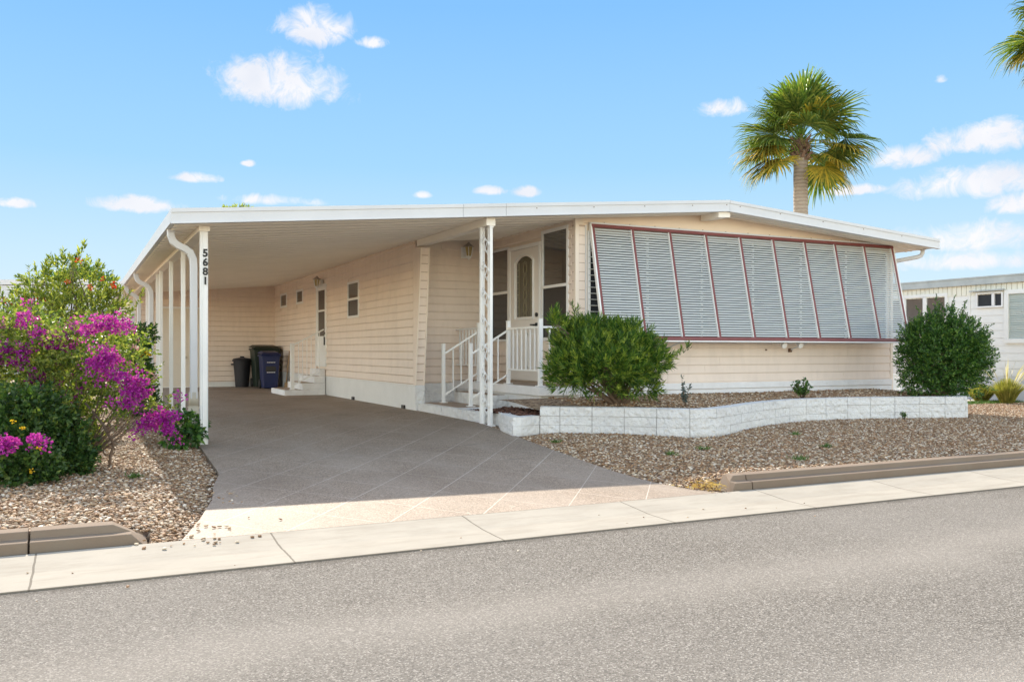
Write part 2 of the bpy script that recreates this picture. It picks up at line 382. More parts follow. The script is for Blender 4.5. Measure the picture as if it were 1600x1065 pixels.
def block_mat():
    k = NT('painted_block')
    n1 = k.noise(26, 7, 0.65); n2 = k.voro(16, out='Distance', feature='SMOOTH_F1')
    c = k.ramp(k.noise(3.5, 6, 0.6), [(0.3, (0.74, 0.74, 0.74)), (0.7, (0.84, 0.84, 0.83))])
    ch = k.ramp(k.noise(9, 9, 0.78), [(0.635, 0.0), (0.66, 1.0)])
    c = k.mix(k.math('MULTIPLY', ch, 0.75), c, (0.26, 0.22, 0.18))
    zz = k.sep(k.pos())[2]
    spl = k.math('MULTIPLY', k.math('SUBTRACT', k.math('ADD', 0.30, k.math('MULTIPLY', k.math('SUBTRACT', k.noise(7, 6, 0.7), 0.5), 0.16)), zz), 18.0, clamp=True)
    c = k.mix(k.math('MULTIPLY', spl, 0.5), c, (0.36, 0.30, 0.24))
    k.set('Base Color', c); k.set('Roughness', 0.75); k.set('Specular IOR Level', 0.25)
    k.bump(k.math('ADD', n1, k.math('MULTIPLY', n2, 0.8)), 1.0, 0.04)
    return k.m

def stone_mat():
    k = NT('river_pebble')
    r = k.geo().outputs['Random Per Island']
    c = k.ramp(r, [(0.0, (0.09, 0.045, 0.025)), (0.18, (0.17, 0.078, 0.038)), (0.36, (0.31, 0.165, 0.078)), (0.46, (0.29, 0.20, 0.125)), (0.57, (0.46, 0.31, 0.175)),
                   (0.64, (0.16, 0.13, 0.11)), (0.74, (0.58, 0.47, 0.34)), (0.88, (0.76, 0.69, 0.58)), (0.96, (0.25, 0.13, 0.065)), (1.0, (0.12, 0.07, 0.04))])
    c = k.mix(0.07, k.mix(k.math('MULTIPLY', k.noise(70, 4), 0.35), c, (0.42, 0.28, 0.15)), (0.62, 0.50, 0.35))
    k.set('Base Color', c); k.set('Roughness', 0.7); k.set('Specular IOR Level', 0.25)
    return k.m

def gravel_base_mat():
    k = NT('gravel_bed')
    s = k.sep(k.voro(34)); 
    c = k.ramp(s[0], [(0.0, (0.08, 0.045, 0.028)), (0.3, (0.21, 0.13, 0.075)), (0.6, (0.32, 0.215, 0.13)), (1.0, (0.46, 0.36, 0.25))])
    k.set('Base Color', c); k.set('Roughness', 0.85)
    k.bump(k.voro(34, out='Distance'), 0.9, 0.02)
    return k.m

def glass_mat(name, dark=(0.018, 0.020, 0.022), ior=1.9, rough=0.03):
    k = NT(name)
    k.set('Base Color', (*dark, 1)); k.set('Roughness', rough); k.set('IOR', ior); k.set('Specular IOR Level', 0.6)
    return k.m

MAT = dict(
    white=paint('white_enamel', (0.80, 0.80, 0.79), 0.4, 0.05, 2.5, grime=0.06),
    fascia=paint('white_fascia_metal', (0.62, 0.63, 0.65), 0.38, 0.05, 1.5, grime=0.08),
    roof=paint('white_roof_metal', (0.70, 0.71, 0.72), 0.5, 0.08, 2.0, grime=0.2),
    ceil=paint('cream_roof_pan', (0.88, 0.83, 0.75), 0.5, 0.05, 1.2, grime=0.05),
    siding=siding_mat('peach_vinyl_siding', (0.80, 0.685, 0.595)),
    trim=paint('peach_trim', (0.79, 0.69, 0.59), 0.5, 0.04),
    gable=paint('peach_gable_panel', (0.82, 0.69, 0.56), 0.55, 0.04, 1.5),
    whitelow=paint('white_foundation_paint', (0.76, 0.76, 0.77), 0.7, 0.08, 4, grime=0.25, bump=0.4),
    skirt=paint('white_skirting', (0.74, 0.74, 0.73), 0.5, 0.06, 2, grime=0.12),
    maroon=paint('maroon_enamel', (0.20, 0.055, 0.052), 0.42, 0.12, 6),
    slat=paint('pale_slat', (0.53, 0.555, 0.545), 0.35, 0.06, 2.0, grime=0.06),
    dark=paint('dark_metal', (0.03, 0.03, 0.032), 0.4, 0.1),
    black=paint('black_number', (0.012, 0.012, 0.012), 0.5, 0.1),
    glass=glass_mat('window_glass', (0.02, 0.022, 0.022), 2.6, 0.02),
    screen=paint('dark_insect_screen', (0.022, 0.024, 0.028), 0.6, 0.25, 8),
    block=block_mat(), stone=stone_mat(), bed=gravel_base_mat(), asphalt=asphalt_mat(), drive=drive_mat(),
    gutterpan=concrete_mat('street_concrete', (0.375, 0.342, 0.285), stain=0.42),
    kerb=concrete_mat('kerb_concrete', (0.235, 0.178, 0.132), joints=False, stain=0.35),
    path=concrete_mat('path_concrete', (0.62, 0.58, 0.52), joints=False, stain=0.1),
    tread=paint('tan_tread', (0.36, 0.28, 0.215), 0.75, 0.12, 10, bump=0.3),
    mulch=paint('dark_mulch', (0.075, 0.032, 0.022), 0.9, 0.5, 60),
    bark=paint('brown_bark', (0.17, 0.12, 0.085), 0.9, 0.3, 20, bump=0.8),
    navy=paint('navy_plastic', (0.012, 0.022, 0.095), 0.45, 0.15, 5),
    green=paint('dark_green_plastic', (0.016, 0.028, 0.020), 0.5, 0.15, 5),
    char=paint('charcoal_plastic', (0.018, 0.018, 0.024), 0.5, 0.15, 5),
    hose=paint('beige_hose_plastic', (0.52, 0.47, 0.38), 0.6, 0.08),
    farwall=paint('grey_white_siding', (0.60, 0.62, 0.64), 0.6, 0.04),
    farwall2=paint('cream_white_siding', (0.80, 0.80, 0.76), 0.6, 0.04),
    yellow=paint('cream_yellow_panel', (0.80, 0.78, 0.66), 0.6, 0.04),
    greyfascia=paint('weathered_grey_fascia', (0.42, 0.45, 0.44), 0.6, 0.15, 4),
    blind=paint('pale_green_blind', (0.50, 0.56, 0.52), 0.5, 0.03),
    wood=paint('broom_wood', (0.40, 0.26, 0.14), 0.7, 0.15),
    rust=paint('rusty_brown_metal', (0.16, 0.09, 0.055), 0.7, 0.3, 30),
    boot=paint('brown_palm_boot', (0.20, 0.12, 0.075), 0.9, 0.35, 12, bump=0.5),
)

MAT['rustwhite'] = paint('chipped_white_metal', (0.42, 0.36, 0.31), 0.6, 0.5, 40, grime=0.6)
MAT['brasslead'] = paint('brass_leading', (0.30, 0.27, 0.17), 0.35, 0.2)
MAT['creamdoor'] = paint('cream_door', (0.74, 0.68, 0.58), 0.5, 0.04)
MAT['doorpaint'] = paint('warm_white_door', (0.78, 0.74, 0.70), 0.45, 0.04)
MAT['leadglass'] = glass_mat('leaded_glass', (0.075, 0.068, 0.042), 1.6, 0.25)
_l = NT('lamp_glass'); _l.set('Base Color', (0.55, 0.45, 0.22, 1)); _l.set('Roughness', 0.15); _l.set('Transmission Weight', 0.3); MAT['lampglass'] = _l.m

MAT['edgeshade'] = paint('shaded_brown_vinyl_edge', (0.50, 0.39, 0.31), 0.6, 0.1)  # brown with the shadow at the shingle edges painted into it

# ---------------------------------------------------------------- the ground
def lerp(a, b, t): return a + (b - a) * t
def clamp(x, a=0.0, b=1.0): return max(a, min(b, x))
def slab_z(X, Y):
    zm = 0.20 + 0.12 * clamp((X - 1.3) / 3.7)
    if Y < 5.97: return 0.10
    if Y < 10.95: return 0.10 + (zm - 0.10) * (Y - 5.97) / 4.98
    if Y < 13.5: return zm + (0.34 - zm) * (Y - 10.95) / 2.55
    return 0.34
def interp(x, P):
    if x <= P[0][0]: return P[0][1]
    for (a, va), (b, vb) in zip(P, P[1:]):
        if x <= b: return va + (vb - va) * (x - a) / (b - a)
    return P[-1][1]
DL = [(5.96, 0.61), (6.6, 0.80), (7.33, 0.98), (8.0, 1.08), (8.55, 1.20), (8.7, 1.22), (10.62, 1.30), (11.0, 1.28), (24.6, 1.28)]
DR = [(5.96, 4.92), (6.2, 4.74), (6.6, 4.64), (7.2, 4.62), (8.0, 4.68), (9.3, 4.79), (9.75, 4.84), (11.0, 4.95), (13.5, 4.95), (24.6, 4.95)]
def yard_z(X, Y):
    if Y < 6.21 and (X < 0.44 or X > 5.02): return 0.05
    l = interp(Y, DL); r = interp(Y, DR); s = slab_z(clamp(X, l, r), Y)
    if l <= X <= r: return s - 0.06
    if X > r:
        e = X - r; t = lerp(0.185, 0.27, clamp((Y - 6.1) / 3.0)); t = lerp(t, 0.20, clamp((X - 12) / 4))
        return lerp(s - 0.012, t, clamp(e / 0.7))
    e = l - X; t = lerp(0.185, 0.21, clamp((Y - 6.1) / 4.0)); t = lerp(t, 0.31, clamp((Y - 11) / 4))
    return lerp(s - 0.035, t, clamp(e / 0.6))

def grid_mesh(name, xs, ys, zf, mat, kind='structure'):
    m = MB(); nx = len(xs)
    m.v = [(x, y, zf(x, y)) for y in ys for x in xs]
    m.f = [(j * nx + i, j * nx + i + 1, (j + 1) * nx + i + 1, (j + 1) * nx + i) for j in range(len(ys) - 1) for i in range(nx - 1)]
    o = m.build(name, mat, norm=False, smooth=True, loc=(0, 0, 0)); o['kind'] = kind; return o

far_soil = paint('far_ground', (0.30, 0.27, 0.21), 0.95, 0.2, 0.3)
g = MB(); g.quad((-900, -900, -0.06), (900, -900, -0.06), (900, 900, -0.06), (-900, 900, -0.06)); g.build('ground', far_soil, norm=False)['kind'] = 'structure'
g = MB(); g.quad((-60, -9, 0.03), (80, -9, 0.03), (80, 0.5, 0.045), (-60, 0.5, 0.045)); g.quad((-60, 0.5, 0.045), (80, 0.5, 0.045), (80, 5.262, 0.05), (-60, 5.262, 0.05))
g.build('road', MAT['asphalt'], norm=False)['kind'] = 'structure'
g = MB()
for a, b, za, zb in ((5.25, 5.6, 0.058, 0.066), (5.6, 5.963, 0.066, 0.1005)):
    g.quad((-60, a, za), (80, a, za), (80, b, zb), (-60, b, zb))
g.quad((-60, 5.25, 0.0), (80, 5.25, 0.0), (80, 5.25, 0.058), (-60, 5.25, 0.058))
g.build('gutter_pavement', MAT['gutterpan'], norm=False)['kind'] = 'structure'

xs = sorted(set([0.43, 0.45, 5.0, 5.03] + [round(x, 3) for x in np.concatenate([np.linspace(-60, -6, 10), np.linspace(-5, 1.6, 45), np.linspace(1.7, 4.4, 6), np.linspace(4.5, 16, 60), np.linspace(17, 80, 12)])]))
ys = sorted(set([6.2, 6.22] + [round(y, 3) for y in np.concatenate([np.linspace(5.97, 14, 54), np.linspace(14.5, 30, 18), np.linspace(33, 90, 8)])]))
grid_mesh('gravel_ground', xs, ys, yard_z, MAT['bed'])

# driveway: rows between its two curved edges, real thickness on its left side
m = MB(); ys = sorted(set([y for y, _ in DL] + [y for y, _ in DR] + [round(v, 3) for v in np.linspace(5.98, 24.6, 60)])); nc = 16
for y in ys:
    l, r = interp(y, DL), interp(y, DR)
    m.v.append((l, y, slab_z(l, y) - 0.09))
    for i in range(nc):
        x = lerp(l, r, i / (nc - 1)); m.v.append((x, y, slab_z(x, y) + 0.0012))
    m.v.append((r, y, slab_z(r, y) - 0.09))
w = nc + 2
m.f = [(j * w + i, j * w + i + 1, (j + 1) * w + i + 1, (j + 1) * w + i) for j in range(len(ys) - 1) for i in range(w - 1)]
m.build('driveway', MAT['drive'], norm=False, loc=(0, 0, 0))['kind'] = 'structure'

# kerbs: two-tier profile, chamfered where they meet the driveway
def kerb(x0, x1, e0, e1):
    """e0/e1: how far the front lags at the chamfered end"""
    prof = [(6.0, 0.06), (6.008, 0.160), (6.085, 0.168), (6.098, 0.212), (6.21, 0.216), (6.23, 0.10)]
    k = MB(); A = [(x0 + e0 * (i in (1, 2)) * 0.5 + e0 * (i in (3, 4)), y, z) for i, (y, z) in enumerate(prof)]
    B = [(x1 - e1 * (i in (1, 2)) * 0.5 - e1 * (i in (3, 4)), y, z) for i, (y, z) in enumerate(prof)]
    n = len(prof); k.poly(A + B, [(i, i + 1, n + i + 1, n + i) for i in range(n - 1)] + [tuple(range(n - 1, -1, -1)), tuple(range(n, 2 * n))])
    o = k.build('kerb', MAT['kerb'], bevel=0.005); o['kind'] = 'structure'
xk = -0.24 - 0.015
kerb(-0.235, 0.42, 0, 0.20)
for i in range(5): kerb(-0.247 - 2.74 * (i + 1) + 0.012, -0.247 - 2.74 * i, 0, 0)
kerb(5.06, 5.29, 0.10, 0)
for i in range(12): kerb(5.30 + 4.1 * i, 5.30 + 4.1 * (i + 1) - 0.012, 0, 0)

# ---------------------------------------------------------------- loose stone
def ico():
    bm = bmesh.new(); bmesh.ops.create_icosphere(bm, subdivisions=1, radius=1.0)
    V = np.array([v.co[:] for v in bm.verts]); F = np.array([[v.index for v in f.verts] for f in bm.faces]); bm.free(); return V, F
IV, IF = ico()
def stones(name, X, Y, Z, smin, smax, mat=None, parent=None):
    n = len(X); s = rng.uniform(smin, smax, n) * 0.5
    ax = np.stack([s * rng.uniform(0.85, 1.35, n), s * rng.uniform(0.7, 1.0, n), s * rng.uniform(0.30, 0.48, n)], 1)
    a = rng.uniform(0, 2 * np.pi, n); b = rng.uniform(-0.5, 0.5, n)
    V = IV[None] * ax[:, None, :] * rng.uniform(0.85, 1.12, (n, 12, 1))
    cb, sb = np.cos(b)[:, None], np.sin(b)[:, None]
    V = np.stack([V[..., 0] * cb + V[..., 2] * sb, V[..., 1], -V[..., 0] * sb + V[..., 2] * cb], -1)
    ca, sa = np.cos(a)[:, None], np.sin(a)[:, None]
    V = np.stack([V[..., 0] * ca - V[..., 1] * sa, V[..., 0] * sa + V[..., 1] * ca, V[..., 2]], -1)
    V += np.stack([X, Y, Z], 1)[:, None, :]
    F = IF[None] + (np.arange(n) * 12)[:, None, None]
    return soup(name, V.reshape(-1, 3), F.reshape(-1, 3), mat or MAT['stone'], smooth=True, loc=(0, 0, 0))
def scatter(x0, x1, y0, y1, dens, ok):
    n = int((x1 - x0) * (y1 - y0) * dens); X = rng.uniform(x0, x1, n); Y = rng.uniform(y0, y1, n)
    k = np.array([ok(a, b) for a, b in zip(X, Y)]); return X[k], Y[k]
WALL3 = [(5.22, 9.80), (5.5, 9.62), (5.85, 9.36), (6.2, 9.03), (6.45, 8.74), (6.62, 8.58), (6.80, 8.53), (7.02, 8.58), (7.35, 8.74), (7.76, 8.98), (8.15, 9.20), (8.57, 9.40), (9.0, 9.57), (9.44, 9.68),
         (9.9, 9.70), (10.3, 9.67), (10.7, 9.60), (11.13, 9.47), (11.5, 9.34), (11.85, 9.20), (12.1, 9.12), (12.3, 9.14), (12.44, 9.25), (12.50, 9.42), (12.55, 9.8), (12.6, 10.4), (12.7, 11.05)]
def wall_y(x): return interp(x, WALL3[:22])
def ok_right(a, b):
    if a < interp(b, DR) + 0.0: return False
    if 5.0 < a < 12.5 and b > wall_y(a) - 0.03: return False
    if a <= 5.22 and b > 9.6: return False
    if b < 6.27 and a > 5.2: return False
    if b < 6.27 and a > 4.98 and b < 6.25: return False
    return True
X, Y = scatter(4.6, 12.6, 6.0, 9.85, 2100, ok_right)
Z = np.array([yard_z(a, b) for a, b in zip(X, Y)]) + rng.uniform(-0.004, 0.016, len(X))
X2, Y2 = scatter(12.5, 19, 6.3, 12.5, 800, lambda a, b: True)
Z2 = np.array([yard_z(a, b) for a, b in zip(X2, Y2)]) + rng.uniform(0, 0.012, len(X2))
o = stones('gravel', np.r_[X, X2], np.r_[Y, Y2], np.r_[Z, Z2], 0.018, 0.040); o.name = 'gravel'
tag(o, 'brown river pebbles covering the front bed between the driveway and the right kerb', 'gravel', kind='stuff')
def ok_left(a, b):
    if a > interp(b, DL) - 0.01: return False
    if b < 6.27 and a < 0.40 - (b - 6.0) * 0.5: return False
    return True
X, Y = scatter(-2.2, 1.3, 6.0, 11.0, 2000, ok_left)
X2, Y2 = scatter(-3.2, 1.26, 11.0, 16.5, 900, ok_left)
X = np.r_[X, X2]; Y = np.r_[Y, Y2]
Z = np.array([yard_z(a, b) for a, b in zip(X, Y)]) + rng.uniform(-0.004, 0.016, len(X))
tag(stones('gravel', X, Y, Z, 0.018, 0.042), 'tan river pebbles around the flowering shrubs left of the driveway', 'gravel', kind='stuff')
# strays spilled on to the concrete
n = 46; t = rng.uniform(0, 1, n) ** 2
X = 0.66 + rng.normal(0, 0.22, n) + t * 0.3; Y = 6.75 - rng.uniform(0, 1, n) ** 0.6 * 0.95 + rng.normal(0, 0.05, n)
Z = np.array([max(slab_z(a, b), 0.06) if b > 5.97 else 0.066 + (b - 5.6) * 0.075 for a, b in zip(X, Y)]) + 0.012
Xb = rng.uniform(-1.5, 6.5, 30); Yb = rng.uniform(4.9, 5.9, 30); Zb = np.where(Yb > 5.26, 0.066 + (Yb - 5.6) * 0.04, 0.055) + 0.005
Xc = 1.12 + rng.normal(0, 0.06, 14); Yc = rng.uniform(6.9, 7.6, 14); Zc = np.full(14, 0.15)
o = stones('loose_pebbles', np.r_[X, Xc], np.r_[Y, Yc], np.r_[Z, Zc], 0.016, 0.034)
tag(o, 'loose pebbles spilled over the front left corner of the driveway', 'pebbles', kind='stuff')
o = stones('loose_pebbles', Xb, Yb, Zb, 0.010, 0.022)
tag(o, 'tiny stray pebbles scattered along the pale street gutter', 'pebbles', kind='stuff')

# ---------------------------------------------------------------- house
HX0, HX1, DX = 4.93, 12.94, 6.50          # left wall, right wall, door wall
HYF, HYP, HYW, HYB = 11.10, 13.50, 14.05, 31.0        # front wall, porch back wall, rear
EL, ER, RIDGE = 0.98, 13.54, 8.90
RY0, RY1 = 10.60, 32.0
def roof_top(x):
    return 2.89 + (3.57 - 2.89) * (x - EL) / (RIDGE - EL) if x < RIDGE else 3.57 - (3.57 - 3.24) * (x - RIDGE) / (ER - RIDGE)
def ceil_z(x): return roof_top(x) - 0.155
house = thing('mobile_home', (4.93, 11.1, 0.3), 'peach sided mobile home with white carport roof, front steps and striped maroon awning', 'mobile home')

# roof slab with its ribbed underside
rf = MB()
P = [(EL + 0.03, roof_top(EL) - 0.02), (RIDGE, roof_top(RIDGE) - 0.012), (ER - 0.03, roof_top(ER) - 0.02)]
Q = [(x, z - 0.115) for x, z in P]
prof = [(x, 0, z) for x, z in P] + [(x, 0, z) for x, z in reversed(Q)]
rf.prism(prof, (0, RY0 + 0.03, 0), (0, RY1 - 0.03, 0))
roof = rf.build('roof', MAT['roof'], house)
cp = MB()      # carport and porch ceiling pans, running from the eave to the house
y = RY0 + 0.05; k = 0
while y < 24.55:
    x1 = HX0 if y > HYP else (DX if y > HYF - 0.05 else ER - 0.06)
    x0 = EL + 0.05
    segs = [(x0, min(x1, RIDGE))] + ([(RIDGE, x1)] if x1 > RIDGE else [])
    for a, b in segs:
        za, zb = ceil_z(a), ceil_z(b)
        for (ya, yb, dz) in ((0.0, 0.175, 0.0), (0.175, 0.20, -0.016), (0.20, 0.275, -0.004), (0.275, 0.30, -0.016)):
            cp.poly([(a, y + ya, za + dz), (b, y + ya, zb + dz), (b, y + yb, zb + dz), (a, y + yb, za + dz), (a, y + ya, za + 0.02), (b, y + ya, zb + 0.02), (b, y + yb, zb + 0.02), (a, y + yb, za + 0.02)],
                    [(0, 1, 2, 3), (0, 4, 5, 1), (3, 2, 6, 7)])
    y += 0.30
cp.build('ceiling_panel', MAT['ceil'], house, norm=False)
# right-hand eave soffit
sf = MB(); sf.hexa([(HX1, 11.0, ceil_z(HX1)), (ER - 0.04, 11.0, ceil_z(ER)), (ER - 0.04, HYB, ceil_z(ER)), (HX1, HYB, ceil_z(HX1))],
                   [(HX1, 11.0, ceil_z(HX1) + .02), (ER - 0.04, 11.0, ceil_z(ER) + .02), (ER - 0.04, HYB, ceil_z(ER) + .02), (HX1, HYB, ceil_z(HX1) + .02)])
sf.build('soffit', MAT['ceil'], house)
# front fascia: left run, step at the seam, ridge joint, right run
def fascia_run(x0, x1, lift=0.0, y=RY0):
    f = MB()
    za, zb = roof_top(x0) + lift, roof_top(x1) + lift
    for (y0, y1, t0, t1) in ((y, y + 0.03, -0.162, -0.045), (y - 0.012, y + 0.03, -0.045, 0.0), (y - 0.018, y + 0.05, -0.172, -0.162)):
        f.hexa([(x0, y0, za + t0), (x1, y0, zb + t0), (x1, y1, zb + t0), (x0, y1, za + t0)], [(x0, y0, za + t1), (x1, y0, zb + t1), (x1, y1, zb + t1), (x0, y1, za + t1)])
    return f
fascia_run(EL, 4.52).build('front_fascia', MAT['fascia'], house)
fascia_run(4.525, 5.14, 0.002).build('front_fascia', MAT['fascia'], house)
fascia_run(5.145, RIDGE - 0.002, 0.004).build('front_fascia', MAT['fascia'], house)
fascia_run(RIDGE + 0.002, ER, 0.0).build('front_fascia', MAT['fascia'], house)
for x in [5.6, 6.5, 7.35, 8.2, 8.84, 9.1, 9.9, 10.8, 11.7, 12.6]:
    sc = MB(); sc.box((x - .006, RY0 - .006, roof_top(x) - .073), (x + .006, RY0 + .002, roof_top(x) - .061)); sc.build('screw', MAT['rust'], house)
# side gutters
for nm, x, s in (('gutter', EL, 1), ('gutter', ER, -1)):
    gt = MB(); z = roof_top(x)
    gt.prism([(x, 0, z - .15), (x, 0, z), (x + s * .04, 0, z), (x + s * .10, 0, z - .03), (x + s * .10, 0, z - .15)], (0, RY0 + .052, 0), (0, RY1, 0))
    gt.build(nm, MAT['fascia'], house)
# rear fascia
rb = MB(); rb.box((EL, RY1 - 0.03, 2.75), (ER, RY1, 2.89)); rb.build('rear_fascia', MAT['fascia'], house)
# carport edge beam
bm_ = MB(); bm_.box((1.31, RY0 + .28, ceil_z(1.37) - .075), (1.43, 24.58, ceil_z(1.37) - .018)); bm_.build('edge_beam', MAT['ceil'], house)
# beam from house corner out to the column
bb = MB(); zc = ceil_z(4.95)
bb.box((4.91, 10.72, zc - .115), (5.04, HYP - .12, zc - .016)); bb.build('porch_beam', MAT['ceil'], house)
# ridge beam end
rbm = MB(); zr_ = ceil_z(8.8)
rbm.hexa([(8.72, 10.64, zr_ - .10), (8.94, 10.64, zr_ - .085), (8.94, 11.07, zr_ - .085), (8.72, 11.07, zr_ - .10)], [(8.72, 10.64, zr_ + .01), (8.94, 10.64, zr_ + .01), (8.94, 11.07, zr_ + .01), (8.72, 11.07, zr_ + .01)])
rbm.build('ridge_beam', MAT['ceil'], house)
# front eave rafter strip on the gable: panel joints
# ----- walls
def TX(X, s=-1):    # local (a along +Y, b up, c outward towards -X)
    return lambda a, b, c: (X + s * c, a, b)
def TY(Y):          # local (a along +X, b up, c outward towards -Y)
    return lambda a, b, c: (a, Y - c, b)
PITCH = 0.132
def siding(tf, a0, a1, b0, top, holes=(), name='siding', mat=None, lip=0.018):
    """lapped boards; top is a height or a function of a; holes are (a0,b0,a1,b1) left uncovered by windows and doors"""
    m = MB(tf); tf_top = top if callable(top) else (lambda a: top)
    b = b0
    while True:
        tmax = max(tf_top(a0), tf_top(a1), tf_top((a0 + a1) / 2))
        if b >= tmax - 0.01: break
        t = b + PITCH
        # split the course where the roof cuts it
        spans = []
        N = 60; on = None
        for i in range(N + 1):
            a = lerp(a0, a1, i / N); good = tf_top(a) >= t
            if good and on is None: on = a
            if (not good or i == N) and on is not None: spans.append((on, a, t)); on = None
        if not callable(top) and not spans: spans = [(a0, a1, top)]; 
        for (sa, sb, tt) in spans:
            cuts = [(sa, sb)]
            for (ha, hb0, hc, hb1) in holes:
                if hb0 < tt - 0.001 and hb1 > b + 0.001:
                    new = []
                    for (p, q) in cuts:
                        if hc <= p or ha >= q: new.append((p, q)); continue
                        if ha > p: new.append((p, ha))
                        if hc < q: new.append((hc, q))
                    cuts = new
            seams = []
            for (p, q) in cuts:
                e = p + random.uniform(.8, 3.6)
                while e < q - .3: seams.append((p, e - .002)); p = e + .002; e = p + 3.66
                seams.append((p, q))
            for (p, q) in seams:
                if q - p < 0.01: continue
                zb = b
                m.poly([(p, zb, 0.004), (q, zb, 0.004), (q, zb + 0.024, lip + 0.006), (p, zb + 0.024, lip + 0.006), (q, tt, 0.0045), (p, tt, 0.0045), (p, zb, 0.001), (q, zb, 0.001), (p, tt, 0.001), (q, tt, 0.001)],
                       [(0, 1, 2, 3), (3, 2, 4, 5), (6, 7, 1, 0), (0, 3, 5, 8, 6), (1, 7, 9, 4, 2)])
        b = t
    return m.build(name, mat or MAT['siding'], house, norm=False)

CE = ceil_z(HX0) - 0.004
# core walls behind the boards
cw = MB(); cw.box((HX0 + .004, HYP, 0.30), (HX0 + .12, HYB, CE + .04)); cw.build('wall', MAT['trim'], house)
cw = MB(); cw.hexa([(HX0 + .004, HYW + .004, .30), (DX + .004, HYW + .004, .30), (DX + .004, HYW + .12, .30), (HX0 + .004, HYW + .12, .30)],
                   [(HX0 + .004, HYW + .004, ceil_z(HX0) + .02), (DX + .004, HYW + .004, ceil_z(DX) + .02), (DX + .004, HYW + .12, ceil_z(DX) + .02), (HX0 + .004, HYW + .12, ceil_z(HX0) + .02)]); cw.build('wall', MAT['trim'], house)
cw = MB(); cw.box((DX + .004, HYF + .004, .30), (DX + .12, HYW + .004, ceil_z(DX) + .02)); cw.build('wall', MAT['trim'], house)
cw = MB()
pr_ = [(DX + .12, 0, .30), (HX1, 0, .30), (HX1, 0, ceil_z(HX1) + .02), (RIDGE, 0, ceil_z(RIDGE) + .02), (DX + .12, 0, ceil_z(DX) + .02)]
cw.prism(pr_, (0, HYF + .004, 0), (0, HYF + .12, 0)); cw.build('wall', MAT['gable'], house)
cw = MB(); cw.box((HX1 - .12, HYF + .12, .30), (HX1, HYB, ceil_z(HX1) + .02)); cw.build('wall', MAT['siding'], house)
cw = MB(); cw.box((HX0, HYB, .30), (HX1, HYB + .1, CE)); cw.build('wall', MAT['siding'], house)

# openings on the carport side wall (a = Y)
SIDE_HOLES = [(19.06, 0.95, 19.92, 2.76), (16.60, 1.94, 17.38, 2.66), (21.24, 2.43, 21.94, 2.78), (23.04, 2.42, 23.82, 2.79)]
siding(TX(HX0), HYP + .02, 24.60, 0.745, CE, SIDE_HOLES)
DOOR_HOLES = [(12.13, 0.80, 13.24, 2.99), (11.28, 1.45, 12.13, 3.14), (13.24, 1.45, 13.96, 3.02)]
siding(TX(DX), HYF + .10, HYW - .01, 0.80, ceil_z(DX) - .004, DOOR_HOLES)
siding(TY(HYW), HX0 + .12, DX - .01, 0.755, lambda x: ceil_z(x))
siding(TY(HYF), DX + .16, HX1 - .05, 0.80, 1.46, lip=0.011)

# corner boards
cb = MB()      # leaning wide corner column at the carport end of the side wall
cb.hexa([(HX0 - .02, HYP - .03, .745), (HX0 + .125, HYP - .05, .745), (HX0 + .125, HYW - .005, .745), (HX0 - .02, HYP + .06, .745)],
        [(HX0 - .02, HYP - .27, zc - .15), (HX0 + .125, HYP - .29, zc - .15), (HX0 + .125, HYW - .005, zc - .15), (HX0 - .02, HYP + .06, zc - .12)])
cbo = cb.build('corner_post', MAT['siding'], house)
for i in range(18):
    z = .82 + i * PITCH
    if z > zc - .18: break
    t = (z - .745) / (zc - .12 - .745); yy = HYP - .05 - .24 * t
    cj = MB(); cj.box((HX0 + .006, yy - .012, z), (HX0 + .108, yy + .02, z + .012)); cj.build('shingle_edge_or_shade', MAT['edgeshade'], cbo)  # darker strip drawn as the shadow line of a shingle edge
ed = MB()
for xx in (HX0 - .022, HX0 + .115):
    ed.hexa([(xx, HYP - .062, .745), (xx + .018, HYP - .062, .745), (xx + .018, HYP - .03, .745), (xx, HYP - .03, .745)],
            [(xx, HYP - .302, zc - .152), (xx + .018, HYP - .302, zc - .152), (xx + .018, HYP - .27, zc - .152), (xx, HYP - .27, zc - .152)])
ed.build('edge_strip', MAT['trim'], cbo)
cc = MB()      # front left corner of the living room
cc.box((DX - .015, HYF - .017, .80), (DX + .045, HYF + .035, ceil_z(DX) + .0))
cco = cc.build('corner_post', MAT['trim'], house)
for i in range(19):
    z = .86 + i * PITCH
    if z > 3.05: break
    cj = MB(); cj.box((DX + .05, HYF - .012, z), (DX + .15, HYF + .003, z + PITCH - .012)); cj.box((DX - .012, HYF + .036, z), (DX + .003, HYF + .135, z + PITCH - .012)); cj.box((DX + .0031, HYF + .0035, z), (DX + .05, HYF + .035, z + .02))
    cj.build('shingle_edge_or_shade', MAT['siding'], cco)
cj = MB(); cj.box((DX + .046, HYF - .006, .84), (DX + .15, HYF + .0032, 3.12)); cj.box((DX - .006, HYF + .0355, .84), (DX + .0032, HYF + .14, 3.12)); cj.build('shingle_gap_shade', MAT['edgeshade'], cco)
cj = MB(); cj.box((DX + .155, HYF - .018, .80), (DX + .17, HYF + .003, 3.12)); cj.build('edge_strip', MAT['white'], cco)
cc = MB(); cc.box((HX1 - .05, HYF - .02, .56), (HX1 + .012, HYF + .06, ceil_z(HX1) - .002)); cc.build('corner_post', MAT['trim'], house)
cc = MB(); cc.box((DX + .0, HYF - .010, 3.155), (HX1 - .055, HYF + .0035, 3.165)); cc.build('edge_strip', MAT['trim'], house)

